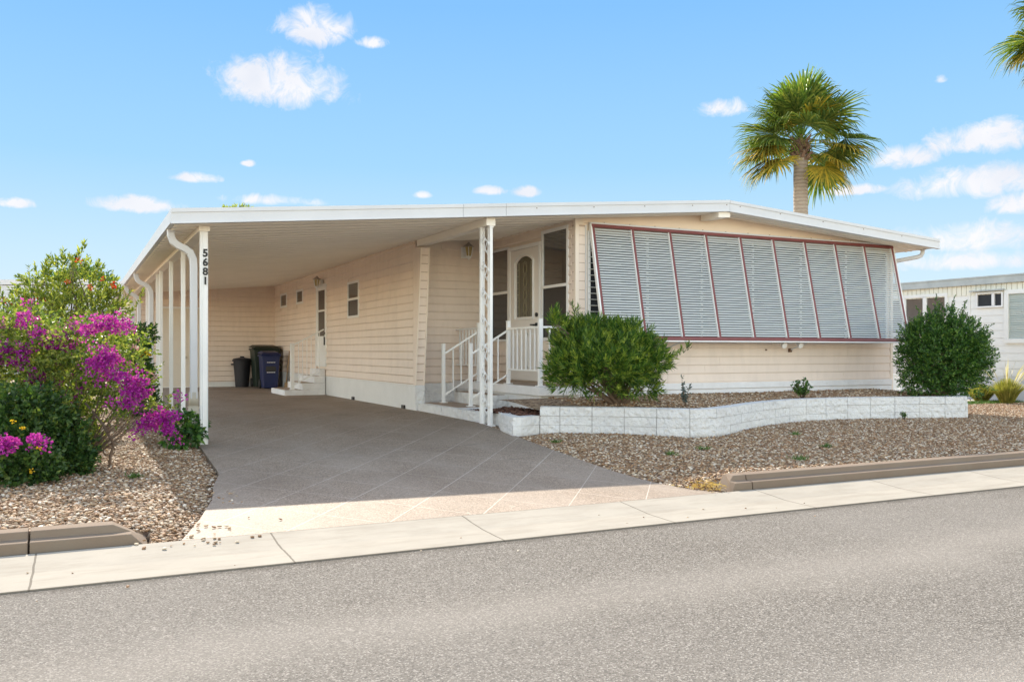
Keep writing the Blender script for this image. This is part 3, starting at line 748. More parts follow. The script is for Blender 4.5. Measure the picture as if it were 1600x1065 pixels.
# foundations and skirting
sk = MB()
y = HYP + .0
while y < 19.0:
    sk.box((HX0 - .016, y, .335), (HX0 + .003, min(y + .052, 19.02), .725)); y += .062
sk.box((HX0 - .008, HYP, .335), (HX0 + .003, 24.6, .73)); sk.box((HX0 - .026, HYP, .725), (HX0 + .003, 24.6, .748))
sk.build('skirting', MAT['skirt'], house)
for yy in (13.95, 16.9):
    vt = MB(); vt.box((HX0 - .045, yy, .34), (HX0 - .017, yy + .13, .40)); vt.build('drain_vent', MAT['dark'], house)
fd = MB(); fd.box((HX0 + .13, HYW - .05, .335), (DX - .66, HYW + .003, .752)); fd.box((HX0 - .012, HYP - .07, .335), (HX0 + .129, HYW + .0, .744)); fd.build('foundation', MAT['block'], house)
fd = MB()
fd.box((5.9, HYF - .03, .45), (HX1 - .03, HYF + .003, .70)); fd.box((5.9, HYF - .045, .705), (HX1 - .03, HYF + .003, .80))
fd.build('foundation', MAT['whitelow'], house, bevel=.006)

# ----- windows and doors
def frame_rect(m, a0, b0, a1, b1, w, c0, c1, wb=None):
    wb = wb or w
    m.box((a0, b0, c0), (a1, b0 + wb, c1)); m.box((a0, b1 - w, c0), (a1, b1, c1))
    m.box((a0, b0 + wb, c0), (a0 + w, b1 - w, c1)); m.box((a1 - w, b0 + wb, c0), (a1, b1 - w, c1))
def window(tf, a0, b0, a1, b1, rail=None, w=.045, screen=True):
    m = MB(tf); frame_rect(m, a0, b0, a1, b1, w, 0.002, 0.03)
    if rail: m.box((a0 + w, rail - .022, .006), (a1 - w, rail + .022, .034))
    fr = m.build('window', MAT['white'], house, bevel=.003)
    lo = (rail - .022) if rail else b0 + w
    if rail:
        p = MB(tf); p.box((a0 + w, rail + .022, .004), (a1 - w, b1 - w, .010)); p.build('pane', MAT['glass'], fr)
        s = MB(tf); s.box((a0 + w, b0 + w, .004), (a1 - w, rail - .022, .010)); s.build('insect_screen', MAT['glass2'], fr)
        e = MB(tf); frame_rect(e, a0 + w, b0 + w, a1 - w, rail - .022, .014, .010, .016); e.build('sash', MAT['dark'], fr)
    else:
        p = MB(tf); p.box((a0 + w, b0 + w, .004), (a1 - w, b1 - w, .010)); p.build('pane', MAT['glass'], fr)
    return fr
MAT['glass2'] = glass_mat('screened_glass', (0.02, 0.021, 0.024), 1.5, 0.22)
window(TX(HX0), 16.60, 1.94, 17.38, 2.66, 2.31)
window(TX(HX0), 21.24, 2.43, 21.94, 2.78, None, .05)
window(TX(HX0), 23.04, 2.42, 23.82, 2.79, None, .05)
window(TX(DX), 11.28, 1.45, 12.11, 3.14, 2.27, .05)
window(TX(DX), 13.26, 1.45, 13.95, 3.02, 2.27, .04)
# side door
d = MB(TX(HX0)); frame_rect(d, 19.06, .95, 19.92, 2.76, .05, .002, .035)
df = d.build('side_door', MAT['white'], house, bevel=.003)
d = MB(TX(HX0)); d.box((19.11, .98, .002), (19.87, 1.62, .02)); d.box((19.11, 2.16, .002), (19.87, 2.20, .02)); d.box((19.11, 1.62, .002), (19.20, 2.71, .02)); d.box((19.78, 1.62, .002), (19.87, 2.71, .02)); d.box((19.20, 2.63, .002), (19.78, 2.71, .02))
d.build('door_panel', MAT['white'], df, bevel=.003)
d = MB(TX(HX0)); d.box((19.20, 1.62, .003), (19.78, 2.16, .010)); d.box((19.20, 2.20, .003), (19.78, 2.63, .010)); d.build('pane', MAT['glass2'], df)
d = MB(TX(HX0)); d.box((19.14, 1.42, .02), (19.18, 1.60, .05)); d.box((19.14, 1.66, .02), (19.18, 1.70, .045)); d.build('handle', MAT['black'], df, bevel=.004)
# front door with arched leaded glass
fd_ = MB(TX(DX)); frame_rect(fd_, 12.13, .80, 13.24, 2.99, .055, .002, .04, wb=.015)
fdo = fd_.build('front_door', MAT['white'], house, bevel=.004)
a0, a1, b0, b1 = 12.185, 13.185, .83, 2.93
g0, g1, gb, gs, gt_ = 12.40, 12.98, 1.84, 2.70, 2.81
leaf = MB(TX(DX)); leaf.box((a0, b0, .004), (g0, b1, .022)); leaf.box((g1, b0, .004), (a1, b1, .022)); leaf.box((g0, b0, .004), (g1, gb, .022))
arc = []
for i in range(13):
    t = i / 12; a = lerp(g0, g1, t); arc.append((a, gs + (gt_ - gs) * (1 - (2 * t - 1) ** 2) ** .75))
for (p, q) in zip(arc, arc[1:]):
    leaf.hexa([(p[0], p[1], .004), (q[0], q[1], .004), (q[0], q[1], .022), (p[0], p[1], .022)], [(p[0], b1, .004), (q[0], b1, .004), (q[0], b1, .022), (p[0], b1, .022)])
leafo = leaf.build('door_panel', MAT['doorpaint'] if 'doorpaint' in MAT else MAT['white'], fdo)
mo = MB(TX(DX))
path = [(g0 - .03, gb - .03)] + [(g0 - .03, gs)] + [((p[0] - 12.69) * 1.11 + 12.69, p[1] + .03) for p in arc] + [(g1 + .03, gs), (g1 + .03, gb - .03), (g0 - .03, gb - .03)]
for p, q in zip(path, path[1:]):
    if abs(p[0] - q[0]) + abs(p[1] - q[1]) > .001:
        A = Vector((DX - .03, p[0], p[1])); B = Vector((DX - .03, q[0], q[1])); mm = MB(); mm.bar(A, B, .022, .03, up=(1, 0, 0)); mo.tf = None; b_ = len(mo.v); mo.v += mm.v; mo.f += [tuple(b_ + i for i in f) for f in mm.f]
for (x0, x1) in ((12.30, 12.58), (12.78, 13.08)):
    for (p, q, r_, s_) in ((x0, 1.02, x1, 1.05), (x0, 1.55, x1, 1.58), (x0, 1.02, x0 + .03, 1.58), (x1 - .03, 1.02, x1, 1.58)):
        mo.v += []; mo.tf = TX(DX); mo.box((p, q, .022), (r_, s_, .030)); 
mo.build('door_moulding', MAT['white'], fdo)
gl = MB(TX(DX)); gl.box((g0, gb, .003), (g1, gt_, .008)); gl.build('pane', MAT['leadglass'], fdo) if 'leadglass' in MAT else gl.build('pane', MAT['glass2'], fdo)
ld = MB(TX(DX))
for x in (g0 + .07, g0 + .10, 12.69 - .06, 12.69 + .06, g1 - .10, g1 - .07): ld.box((x - .0035, gb, .008), (x + .0035, gs + .02, .012))
for i in range(9):
    z = gb + .06 + i * .1; ld.box((g0, z, .008), (g0 + .07, z + .006, .012)); ld.box((g1 - .07, z, .008), (g1, z + .006, .012))
zz = [12.69 + .05 * math.sin(i * .9) for i in range(18)]
for i in range(17):
    for s in (1, -1):
        pa = (12.69 + s * .055 * math.sin(i * .75), gb + .04 + i * .05); qa = (12.69 + s * .055 * math.sin((i + 1) * .75), gb + .04 + (i + 1) * .05)
        if qa[1] < gs + .1:
            mm = MB(); mm.bar((DX - .010, pa[0], pa[1]), (DX - .010, qa[0], qa[1]), .006, .004, up=(1, 0, 0)); b_ = len(ld.v); ld.v += mm.v; ld.f += [tuple(b_ + i2 for i2 in f) for f in mm.f]
ld.build('leading', MAT['brasslead'], fdo)
hd = MB(); hd.tube([(DX - .02, 12.255, 1.86), (DX - .045, 12.255, 1.86)], .034, 14); hd.build('deadbolt', MAT['black'], fdo, bevel=.004)
hd = MB(); hd.tube([(DX - .02, 12.255, 1.70), (DX - .045, 12.255, 1.70)], .034, 14); hd.tube([(DX - .044, 12.255, 1.70), (DX - .085, 12.26, 1.70), (DX - .086, 12.36, 1.705)], [.014, .014, .012], 10)
hd.build('handle', MAT['black'], fdo, bevel=.003)
th = MB(); th.box((DX - .06, 12.15, .80), (DX, 13.22, .818)); th.build('threshold', MAT['tread'], fdo)

# jalousie windows behind the awning
jw = MB(TY(HYF)); frame_rect(jw, DX + .19, 1.46, HX1 - .14, 3.04, .04, .002, .03)
for i in range(1, 6): jw.box((DX + .19 + i * 1.02, 1.50, .004), (DX + .23 + i * 1.02, 3.0, .028))
jwo = jw.build('jalousie_window', MAT['white'], house)
jp = MB(TY(HYF)); jp.box((DX + .23, 1.50, .003), (HX1 - .18, 3.0, .006)); jp.build('pane', MAT['glass2'], jwo)
js = MB(TY(HYF))
for i in range(17):
    z = 1.52 + i * .088; js.poly([(DX + .235, z, .034), (HX1 - .185, z, .034), (HX1 - .185, z + .07, .012), (DX + .235, z + .07, .012), (DX + .235, z, .038), (HX1 - .185, z, .038), (HX1 - .185, z + .07, .016), (DX + .235, z + .07, .016)],
                    [(0, 1, 2, 3), (4, 7, 6, 5), (0, 4, 5, 1)])
js.build('louver', MAT['glass2'], jwo, norm=False)
jb = MB(TY(HYF))
for i in range(17): jb.box((DX + .2, 1.51 + i * .088, .03), (DX + .75, 1.52 + i * .088, .042))
jb.build('louver_edge', MAT['slat'], jwo)

# ----- awning
AW0, AW1 = 6.75, 12.86
ay0, az0, ay1, az1 = HYF - .045, 3.125, 10.69, 1.455
aw = thing_part = bpy.data.objects.new('awning', None); COL.objects.link(aw); aw.parent = house
av = Vector((0, ay1 - ay0, az1 - az0)); AL = av.length; av.normalize(); an = Vector((0, av.z, -av.y)) ; an = Vector((0, -abs(an.y), an.z)).normalized()
def TA(a, b, c):    # a along +X, b down the slope, c outward
    p = Vector((0, ay0, az0)) + av * b + an * c
    return (a, p.y, p.z)
sl = MB(TA); pw = (AW1 - AW0) / 9
for k in range(9):
    x0, x1 = AW0 + k * pw + .012, AW0 + (k + 1) * pw - .012
    n = 42; st = (AL - .10) / n
    for i in range(n):
        b = .05 + i * st; jx = random.uniform(-.0006, .0006)
        sl.poly([(x0, b, .000), (x1, b + jx, .000), (x1, b + st * .30 + jx, .010), (x0, b + st * .30, .010), (x0, b + st * .78, .013), (x1, b + st * .78 + jx, .013)],
                [(0, 1, 2, 3), (3, 2, 5, 4)])
sl.build('louver', MAT['slat'], aw, norm=False)
for k in range(10):
    rb_ = MB(TA); x = AW0 + k * pw
    rb_.box((x - .017, .03, -.012), (x + .017, AL - .02, .03)); rr = rb_.build('rib', MAT['maroon'], aw, bevel=.005)
    rw = MB(TA); rw.box((x - .030, .03, -.012), (x - .0175, AL - .02, .020)); rw.build('edge_strip', MAT['white'], rr)
t_ = MB(TA); t_.box((AW0 - .03, -.005, .0), (AW1 + .03, .042, .034)); t_.build('top_rail', MAT['maroon'], aw, bevel=.006)
t_ = MB(TA); t_.box((AW0 - .03, AL - .045, .0), (AW1 + .03, AL + .012, .038)); t_.build('bottom_rail', MAT['maroon'], aw, bevel=.012)
t_ = MB(TA); t_.box((AW0 - .03, AL + .0125, -.01), (AW1 + .03, AL + .03, .030)); t_.build('edge_strip', MAT['white'], aw)
t_ = MB(TY(HYF)); t_.box((AW0 - .04, 3.115, .002), (AW1 + .03, 3.165, .06)); hs_ = t_.build('hinge_strip', MAT['fascia'], aw, bevel=.01)
for i in range(14):
    t_ = MB(TY(HYF)); x = AW0 + .2 + i * .45; t_.box((x, 3.1655, .03), (x + .012, 3.172, .045)); t_.build('screw', MAT['rust'], hs_)
for s, x in ((1, AW0 - .035), (-1, AW1 + .035)):
    e = MB(); e.bar((x, ay0 - .005, az0), (x, ay1 - .0, az1), .022, .05, up=(0, 1, 0)); e.build('side_rail', MAT['white'], aw)
for x in (8.02, 10.55):
    e = MB(); e.bar((x, HYF - .03, 1.31), (x + .10, 10.80, 1.42), .018); e.bar((x + .10, 10.80, 1.42), (x + .14, ay1 + .03, az1 + .02), .018); ar = e.build('awning_arm', MAT['fascia'], aw)
    e = MB(); e.box((x - .028, HYF - .05, 1.275), (x + .028, HYF - .012, 1.335)); e.build('bracket', MAT['rust'], ar, bevel=.006)
for x in (8.35, 10.05):
    e = MB(); e.box((x - .015, HYF - .03, 1.30), (x + .015, HYF - .012, 1.325)); e.build('bracket', MAT['rust'], aw, bevel=.004)
for x in (10.16, 10.50):
    e = MB(); e.tube([(x, 10.86, 1.415), (x, 10.80, 1.39), (x, 10.775, 1.38)], [.02, .045, .05], 12); e.tube([(x, 10.86, 1.415), (x + .02, HYF - .02, 1.42)], .012, 8)
    e.build('floodlight', MAT['white'], aw, smooth=False)

# ----- left posts and downspouts
def zlab(X, Y): return slab_z(X, Y)
def text_mesh(s, size, mat, name, parent, place, bold=.012, depth=.006):
    c = bpy.data.curves.new('t', 'FONT'); c.body = s; c.size = size; c.offset = bold * size; c.extrude = depth / 2; c.align_x = 'CENTER'; c.resolution_u = 4
    o = bpy.data.objects.new('t', c); COL.objects.link(o); bpy.context.view_layer.update()
    me = bpy.data.meshes.new_from_object(o.evaluated_get(bpy.context.evaluated_depsgraph_get()))
    V = [place(v.co.x, v.co.y, v.co.z) for v in me.vertices]; F = [tuple(p.vertices) for p in me.polygons]
    bpy.data.objects.remove(o); bpy.data.meshes.remove(me)
    m = MB(); m.v = V; m.f = F; return m
def left_post(y, w=.075, z0=None, front=False):
    x = 1.37; z0 = zlab(x, y) - .01 if z0 is None else z0; z1 = ceil_z(1.37) - .07
    m = MB()
    if front:
        m.box((x - .045, y - .035, z0), (x + .042, y + .035, z1)); m.box((x - .022, y - .043, z0), (x - .012, y - .034, z1)); m.box((x + .034, y - .043, z0), (x + .042, y - .034, z1)); m.box((x - .045, y - .043, z0), (x - .037, y - .034, z1))
        m.box((x - .05, y - .045, z1 - .01), (x + .055, y + .045, z1 + .055))
    else:
        m.box((x - w / 2, y - .016, z0), (x + w / 2, y + .016, z1))
    return m.build('carport_post', MAT['white'], house, bevel=.004)
p0 = left_post(10.95, front=True)
dg = MB()
for i, ch in enumerate('5681'):
    t = text_mesh(ch, .122, MAT['black'], 'd', None, lambda x, y, z, i=i: (1.381 + x, 10.911 - z - .004, 2.40 - i * .108 + y), bold=.032)
    b_ = len(dg.v); dg.v += t.v; dg.f += [tuple(b_ + k for k in f) for f in t.f]
dg.build('house_number', MAT['black'], p0)
for y in (13.15, 14.85, 16.65, 17.35, 19.9, 24.3): left_post(y, .058)
def downspout(y, z0, w=.095):
    zt = roof_top(EL) - .15
    path = [(EL + .06, y, zt), (EL + .062, y, zt - .07), (EL + .09, y, zt - .14), (EL + .15, y, zt - .185), (EL + .22, y, zt - .215), (EL + .28, y, zt - .26), (EL + .315, y, zt - .34), (EL + .32, y, zt - .42), (EL + .32, y, z0)]
    m = MB(); prev = None
    rings = []
    for i, p in enumerate(path):
        a = Vector(path[max(i - 1, 0)]); b = Vector(path[min(i + 1, len(path) - 1)]); d_ = (b - a).normalized(); s_ = Vector((d_.z, 0, -d_.x)).normalized() * .04
        q = Vector(p); h = Vector((0, w / 2, 0)); rings += [tuple(q - s_ - h), tuple(q + s_ - h), tuple(q + s_ + h), tuple(q - s_ + h)]
    F = [(i * 4 + k, i * 4 + (k + 1) % 4, (i + 1) * 4 + (k + 1) % 4, (i + 1) * 4 + k) for i in range(len(path) - 1) for k in range(4)] + [(3, 2, 1, 0), tuple(range(len(path) * 4 - 4, len(path) * 4))]
    m.poly(rings, F)
    m.box((EL + .02, y - w / 2 - .012, zt - .03), (EL + .105, y + w / 2 + .012, zt + .01))
    return m.build('downspout', MAT['fascia'], house, bevel=.008)
ds = downspout(11.33, .72, .10)
el = MB(); xx = EL + .32; path = [(xx, 11.33, .80), (xx, 11.33, .62), (xx - .01, 11.30, .52), (xx - .035, 11.22, .44), (xx - .065, 11.12, .395), (xx - .085, 11.05, .375)]
el.tube(path[:2], [.056, .058], 14); n = 15
for i in range(n):
    t = i / (n - 1) * 4; j = min(int(t), 3); P1 = Vector(path[1 + j]); P2 = Vector(path[2 + j]) if j + 2 < len(path) else P1; c_ = P1.lerp(P2, t - j)
    if i == 0: tube_pts = []; tube_r = []
    tube_pts.append(tuple(c_)); tube_r.append(.060 if i % 2 else .072)
el.tube(tube_pts, tube_r, 16, cap=False); el.build('flexible_elbow', MAT['hose'], ds, smooth=True, norm=False)
downspout(17.9, .5, .10); downspout(21.3, .5, .09); downspout(23.6, .5, .09)
# right downspout
m = MB(); zt = roof_top(ER) - .15
m.tube([(13.42, 10.85, zt), (13.42, 10.85, zt - .07), (13.40, 10.87, zt - .12), (13.34, 10.90, zt - .145), (13.10, 11.12, zt - .20), (13.04, 11.2, zt - .23), (13.0, 11.25, zt - .29), (13.0, 11.25, .6)], .036, 10)
m.build('downspout', MAT['fascia'], house, smooth=True)

# ----- ornate corner column
def scroll_path(c, r, turns, flip=1, n=14):
    return [(c[0], c[1] + flip * (r * (1 - t * .75)) * math.cos(t * turns * 2 * math.pi), c[2] + (r * (1 - t * .75)) * math.sin(t * turns * 2 * math.pi)) for t in [i / (n - 1) for i in range(n)]]
zb_, zt_ = .30, ceil_z(4.97) - .12
PA, PB_ = (4.99, 10.76), (4.94, 10.95)
m = MB()
for (x, y) in (PA, PB_): m.box((x - .021, y - .021, zb_), (x + .021, y + .021, zt_)); m.box((x - .05, y - .045, zb_ - .03), (x + .05, y + .045, zb_ + .012)); m.box((x - .03, y - .03, zt_ - .02), (x + .03, y + .03, zt_ + .005))
m.box((PA[0] - .026, PA[1] + .022, zb_), (PA[0] - .016, PA[1] + .05, zt_)); m.box((PB_[0] + .016, PB_[1] - .05, zb_), (PB_[0] + .026, PB_[1] - .022, zt_))
col_ = m.build('ornate_column', MAT['white'], house, bevel=.003)
z = zb_ + .25; dv = Vector((PB_[0] - PA[0], PB_[1] - PA[1], 0)); dl = dv.length; dv.normalize(); c0 = Vector((PA[0], PA[1], 0)) + dv * dl / 2
while z < zt_ - .2:
    m = MB()
    for s in (1, -1):
        pts = []
        for k in range(17):
            t = k / 16; ang = t * 2.4 * math.pi; r_ = .042 * (1 - t * .72)
            p_ = c0 + dv * (s * (.040 - r_ * math.cos(ang))); pts.append((p_.x - .016 * s, p_.y, z + s * (.06 + r_ * math.sin(ang))))
        m.tube(pts, .008, 6)
    a_ = c0 - dv * .07; b_ = c0 + dv * .07
    m.tube([(a_.x, a_.y, z - .15), (c0.x - .01, c0.y + .02, z - .05), (c0.x + .01, c0.y - .02, z + .05), (b_.x, b_.y, z + .15)], .008, 6)
    q_ = c0 - dv * .10; m.tube([(q_.x - .03, q_.y, z - .02), (q_.x - .035, q_.y - .01, z + .02), (q_.x - .03, q_.y, z + .05)], [.006, .014, .006], 6)
    m.build('scrollwork', MAT['white'], col_, smooth=True); z += .36

# ----- front steps, deck and railings
DZ = .80
st = MB(); st.box((5.86, 10.97, .40), (DX + .0, HYW - .005, DZ - .14)); st.build('deck_base', MAT['whitelow'], house, bevel=.01)
st = MB(); st.box((5.80, 10.90, DZ - .135), (DX + .0, HYW - .006, DZ - .004)); dk = st.build('deck', MAT['whitelow'], house, bevel=.012)
st = MB(); st.box((5.83, 10.93, DZ - .0035), (DX, HYW - .01, DZ)); st.build('deck_surface', MAT['tread'], dk)
st = MB(); st.box((5.56, 12.0, .32), (5.857, HYP - .08, .635)); s2 = st.build('step', MAT['block'], house, bevel=.012)
st = MB(); st.box((5.57, 12.01, .636), (5.80, HYP - .085, .640)); st.build('tread', MAT['tread'], s2)
st = MB(); st.box((5.01, 11.98, .30), (5.557, HYP - .08, .462)); s1 = st.build('step', MAT['whitelow'], house, bevel=.012)
st = MB(); st.box((5.0, HYP - .079, .32), (5.85, HYW - .052, .455)); st.build('ledge', MAT['whitelow'], house, bevel=.01)
st = MB(); st.box((5.05, 12.02, .463), (5.55, HYP - .085, .467)); st.build('tread', MAT['tread'], s1)

def rail_panel(p, q, hb, ht, nb, parent, w=.03, bw=.018):
    """sloping panel between two posts: rails at heights hb and ht above the feet p, q"""
    p = Vector(p); q = Vector(q); up = Vector((0, 0, 1))
    m = MB(); m.bar(p + up * hb, q + up * hb, .03, .022); m.build('rail', MAT['white'], parent); m = MB(); m.bar(p + up * ht, q + up * ht, .045, .028); r_ = m.build('rail', MAT['white'], parent)
    for i in range(nb):
        t = (i + 1) / (nb + 1); c = p.lerp(q, t)
        b_ = MB(); b_.box((c.x - bw / 2, c.y - bw / 2, c.z + hb), (c.x + bw / 2, c.y + bw / 2, c.z + ht)); b_.build('baluster', MAT['white'], r_)
def rail_post(x, y, z0, z1, parent, w=.05):
    m = MB(); m.box((x - w / 2, y - w / 2, z0), (x + w / 2, y + w / 2, z1)); m.box((x - .055, y - .055, z0), (x + .055, y + .055, z0 + .012)); m.box((x - w / 2 - .003, y - w / 2 - .003, z1 - .012), (x + w / 2 + .003, y + w / 2 + .003, z1 + .002))
    m.build('post', MAT['white'], parent, bevel=.003)
def part(name):
    o = bpy.data.objects.new(name, None); COL.objects.link(o); o.parent = house; return o
r1 = part('handrail'); rail_post(5.31, 13.25, .467, 1.41, r1); rail_post(5.85, 13.08, .80, 1.745, r1)
rail_panel((5.335, 13.24, .60), (5.825, 13.09, .93), .0, .66, 3, r1)
rail_panel((5.86, 13.10, .80), (5.87, 14.03, .80), .26, .86, 6, r1)
r2 = part('handrail'); rail_post(5.31, 12.16, .467, 1.41, r2); rail_post(5.85, 11.99, .80, 1.745, r2)
rail_panel((5.335, 12.15, .60), (5.825, 12.0, .93), .0, .66, 3, r2)
r3 = part('deck_railing'); rail_post(5.86, 10.99, .80, 1.745, r3, .055)
rail_panel((5.85, 11.965, .80), (5.86, 11.02, .80), .22, .83, 6, r3)
rail_panel((5.89, 10.99, .80), (6.49, 10.99, .80), .22, .83, 4, r3)

# ----- side steps under the side door
m = MB()
m.box((4.03, 19.12, .335), (4.905, 20.55, .455)); m.box((4.40, 19.12, .455), (4.905, 20.55, .60)); m.box((4.66, 19.12, .60), (4.905, 20.55, .745)); m.box((4.78, 19.12, .745), (4.905, 20.0, .90))
ss = m.build('side_steps', MAT['whitelow'], house, bevel=.012)
m = MB()
for a, b, z in ((4.06, 4.39, .456), (4.42, 4.65, .601), (4.68, 4.77, .746)): m.box((a, 19.14, z), (b, 20.53, z + .004))
m.build('tread', MAT['tread'], ss)
r4 = part('handrail'); rail_post(4.21, 19.2, .46, 1.46, r4, .075)
rail_panel((4.25, 19.2, .57), (4.89, 19.2, .90), .0, .86, 6, r4, bw=.012)

# ----- lanterns
def lantern(tf, a, b, s=1.0):
    o = part('wall_lantern')
    m = MB(tf); m.box((a - .09 * s, b - .15 * s, .012), (a + .09 * s, b + .03 * s, .03)); m.build('backplate', MAT['white'], o, bevel=.006)
    m = MB(tf)
    def ring(z, r): return [(a + r * s * math.cos(k * math.pi / 3), b + z * s, .13 * s + r * s * math.sin(k * math.pi / 3)) for k in range(6)]
    for z0, r0, z1, r1_ in ((.10, .012, .075, .03), (.075, .03, .03, .095), (.03, .095, .022, .095)):
        m.poly(ring(z0, r0) + ring(z1, r1_), [(k, (k + 1) % 6, 6 + (k + 1) % 6, 6 + k) for k in range(6)])
    m.poly(ring(.022, .095), [tuple(range(6))]); m.build('lantern_roof', MAT['rustwhite'], o, norm=False)
    m = MB(tf)
    for k in range(6):
        A = ring(.022, .075)[k]; B = ring(-.13, .045)[k]
        A2 = (A[0] + .008, A[1], A[2] + .008); B2 = (B[0] + .008, B[1], B[2] + .008)
        m.hexa([B, (B[0] + .008, B[1], B[2]), B2, (B[0], B[1], B[2] + .008)], [A, (A[0] + .008, A[1], A[2]), A2, (A[0], A[1], A[2] + .008)])
    m.poly(ring(-.13, .05) + ring(-.15, .03) + ring(-.19, .006), [(k, (k + 1) % 6, 6 + (k + 1) % 6, 6 + k) for k in range(6)] + [(6 + k, 6 + (k + 1) % 6, 12 + (k + 1) % 6, 12 + k) for k in range(6)])
    m.box((a - .01, b - .14 * s, .03), (a + .01, b - .11 * s, .13 * s)); m.build('lantern_frame', MAT['white'], o, norm=False)
    m = MB(tf); m.poly(ring(.02, .068) + ring(-.12, .040), [(k, (k + 1) % 6, 6 + (k + 1) % 6, 6 + k) for k in range(6)]); m.build('lantern_glass', MAT['lampglass'], o, norm=False)
    return o
lantern(TY(HYW), 6.04, 3.04, 1.05)
lantern(TX(HX0), 19.45, 2.84, 1.0)

# ----- carport end wall: storage room front
sw = MB(); sw.box((1.25, 24.604, .33), (HX0 + .0, 24.72, ceil_z(1.3))); sw.hexa([(1.25, 24.604, ceil_z(1.3)), (HX0, 24.604, ceil_z(1.3)), (HX0, 24.72, ceil_z(1.3)), (1.25, 24.72, ceil_z(1.3))],
   [(1.25, 24.604, ceil_z(1.25) + .02), (HX0, 24.604, ceil_z(HX0) + .02), (HX0, 24.72, ceil_z(HX0) + .02), (1.25, 24.72, ceil_z(1.25) + .02)])
sw.box((1.25, 24.72, .33), (1.37, RY1 - .2, ceil_z(1.3)))
sw.build('storage_wall', MAT['siding'], house)
siding(TY(24.60), 1.27, HX0 - .01, .48, lambda x: ceil_z(x), [(1.98, .34, 3.10, 2.44)])
m = MB(TY(24.60)); m.box((1.27, .34, .002), (1.97, .475, .02)); m.box((3.11, .34, .002), (HX0, .475, .02)); m.build('foundation', MAT['skirt'], house)
m = MB(TY(24.60)); frame_rect(m, 1.98, .34, 3.10, 2.44, .05, .002, .03, wb=.02); sd = m.build('storage_door', MAT['white'], house)
m = MB(TY(24.60)); m.box((2.03, .36, .002), (3.05, 2.39, .018)); m.build('door_panel', MAT['creamdoor'], sd, bevel=.003)
m = MB(TY(24.60)); m.tube([(2.62, 1.12, .018), (2.62, 1.12, .05), (2.62, 1.12, .06)], [.02, .02, .04], 12); m.build('handle', MAT['hose'], sd)

MAT['mortar'] = paint('grimy_shaded_mortar', (0.42, 0.41, 0.40), 0.9, 0.3, 8)  # grey holds both the grime and the shadow of the block joints
# ---------------------------------------------------------------- planter wall of painted split-face block
pw_ = thing('planter_wall', (8.5, 9.4, 0.27), 'low wavy retaining wall of white painted rough blocks around the front flower bed', 'garden wall')
LOW = [(4.945, 13.42), (4.955, 12.6), (4.96, 11.8), (4.97, 11.25), (5.07, 11.05), (5.075, 10.62)]
LOW2 = [(5.06, 10.66), (5.0, 10.5), (4.87, 10.2), (4.82, 9.86), (4.80, 9.72), (4.90, 9.68), (5.22, 9.80)]
def resample(P, step):
    out = []; P = [Vector((p[0], p[1], 0)) for p in P]; acc = 0; segs = [(a, b, (b - a).length) for a, b in zip(P, P[1:])]
    total = sum(s[2] for s in segs); n = max(1, round(total / step))
    for i in range(n + 1):
        t = i * total / n
        for a, b, l in segs:
            if t <= l + 1e-6: out.append(a.lerp(b, min(1, t / l))); break
            t -= l
    return out
def course(P, z0, z1, off, thick, blk=.40, gap=.004, tilt=0.0):
    """a row of rough blocks along P; their outward side is to the right of the walking direction"""
    fine = resample(P, .05); n = len(fine); m = MB(); core = MB()
    nrm = []
    for i in range(n):
        d = (fine[min(i + 1, n - 1)] - fine[max(i - 1, 0)]).normalized(); nrm.append(Vector((d.y, -d.x, 0)))
    per = round(blk / .05); s0 = int(off * per)
    i = 0; first = True
    while i < n - 1:
        j = min(n - 1, i + (per if not first else max(1, s0 or per))); first = False
        jut = random.uniform(-.004, .006); zj = random.uniform(-.002, .002)
        for k in range(i, j):
            a, b = fine[k], fine[k + 1]
            d = (b - a).normalized(); a2 = a + d * (gap if k == i else 0); b2 = b - d * (gap if k == j - 1 else 0)
            na, nb = nrm[k], nrm[k + 1]
            o1, o2 = jut + random.uniform(-.002, .002), jut
            m.hexa([(a2.x + na.x * o1, a2.y + na.y * o1, z0 + gap + zj), (b2.x + nb.x * o2, b2.y + nb.y * o2, z0 + gap + zj), (b2.x - nb.x * thick, b2.y - nb.y * thick, z0 + gap), (a2.x - na.x * thick, a2.y - na.y * thick, z0 + gap)],
                   [(a2.x + na.x * o1, a2.y + na.y * o1, z1 - gap * .3 + zj), (b2.x + nb.x * o2, b2.y + nb.y * o2, z1 - gap * .3 + zj), (b2.x - nb.x * thick, b2.y - nb.y * thick, z1), (a2.x - na.x * thick, a2.y - na.y * thick, z1)])
            core.hexa([(a.x - na.x * .012, a.y - na.y * .012, z0 - .01), (b.x - nb.x * .012, b.y - nb.y * .012, z0 - .01), (b.x - nb.x * (thick - .01), b.y - nb.y * (thick - .01), z0 - .01), (a.x - na.x * (thick - .01), a.y - na.y * (thick - .01), z0 - .01)],
                      [(a.x - na.x * .012, a.y - na.y * .012, z1 - .006), (b.x - nb.x * .012, b.y - nb.y * .012, z1 - .006), (b.x - nb.x * (thick - .01), b.y - nb.y * (thick - .01), z1 - .006), (a.x - na.x * (thick - .01), a.y - na.y * (thick - .01), z1 - .006)])
        i = j
    return m, core
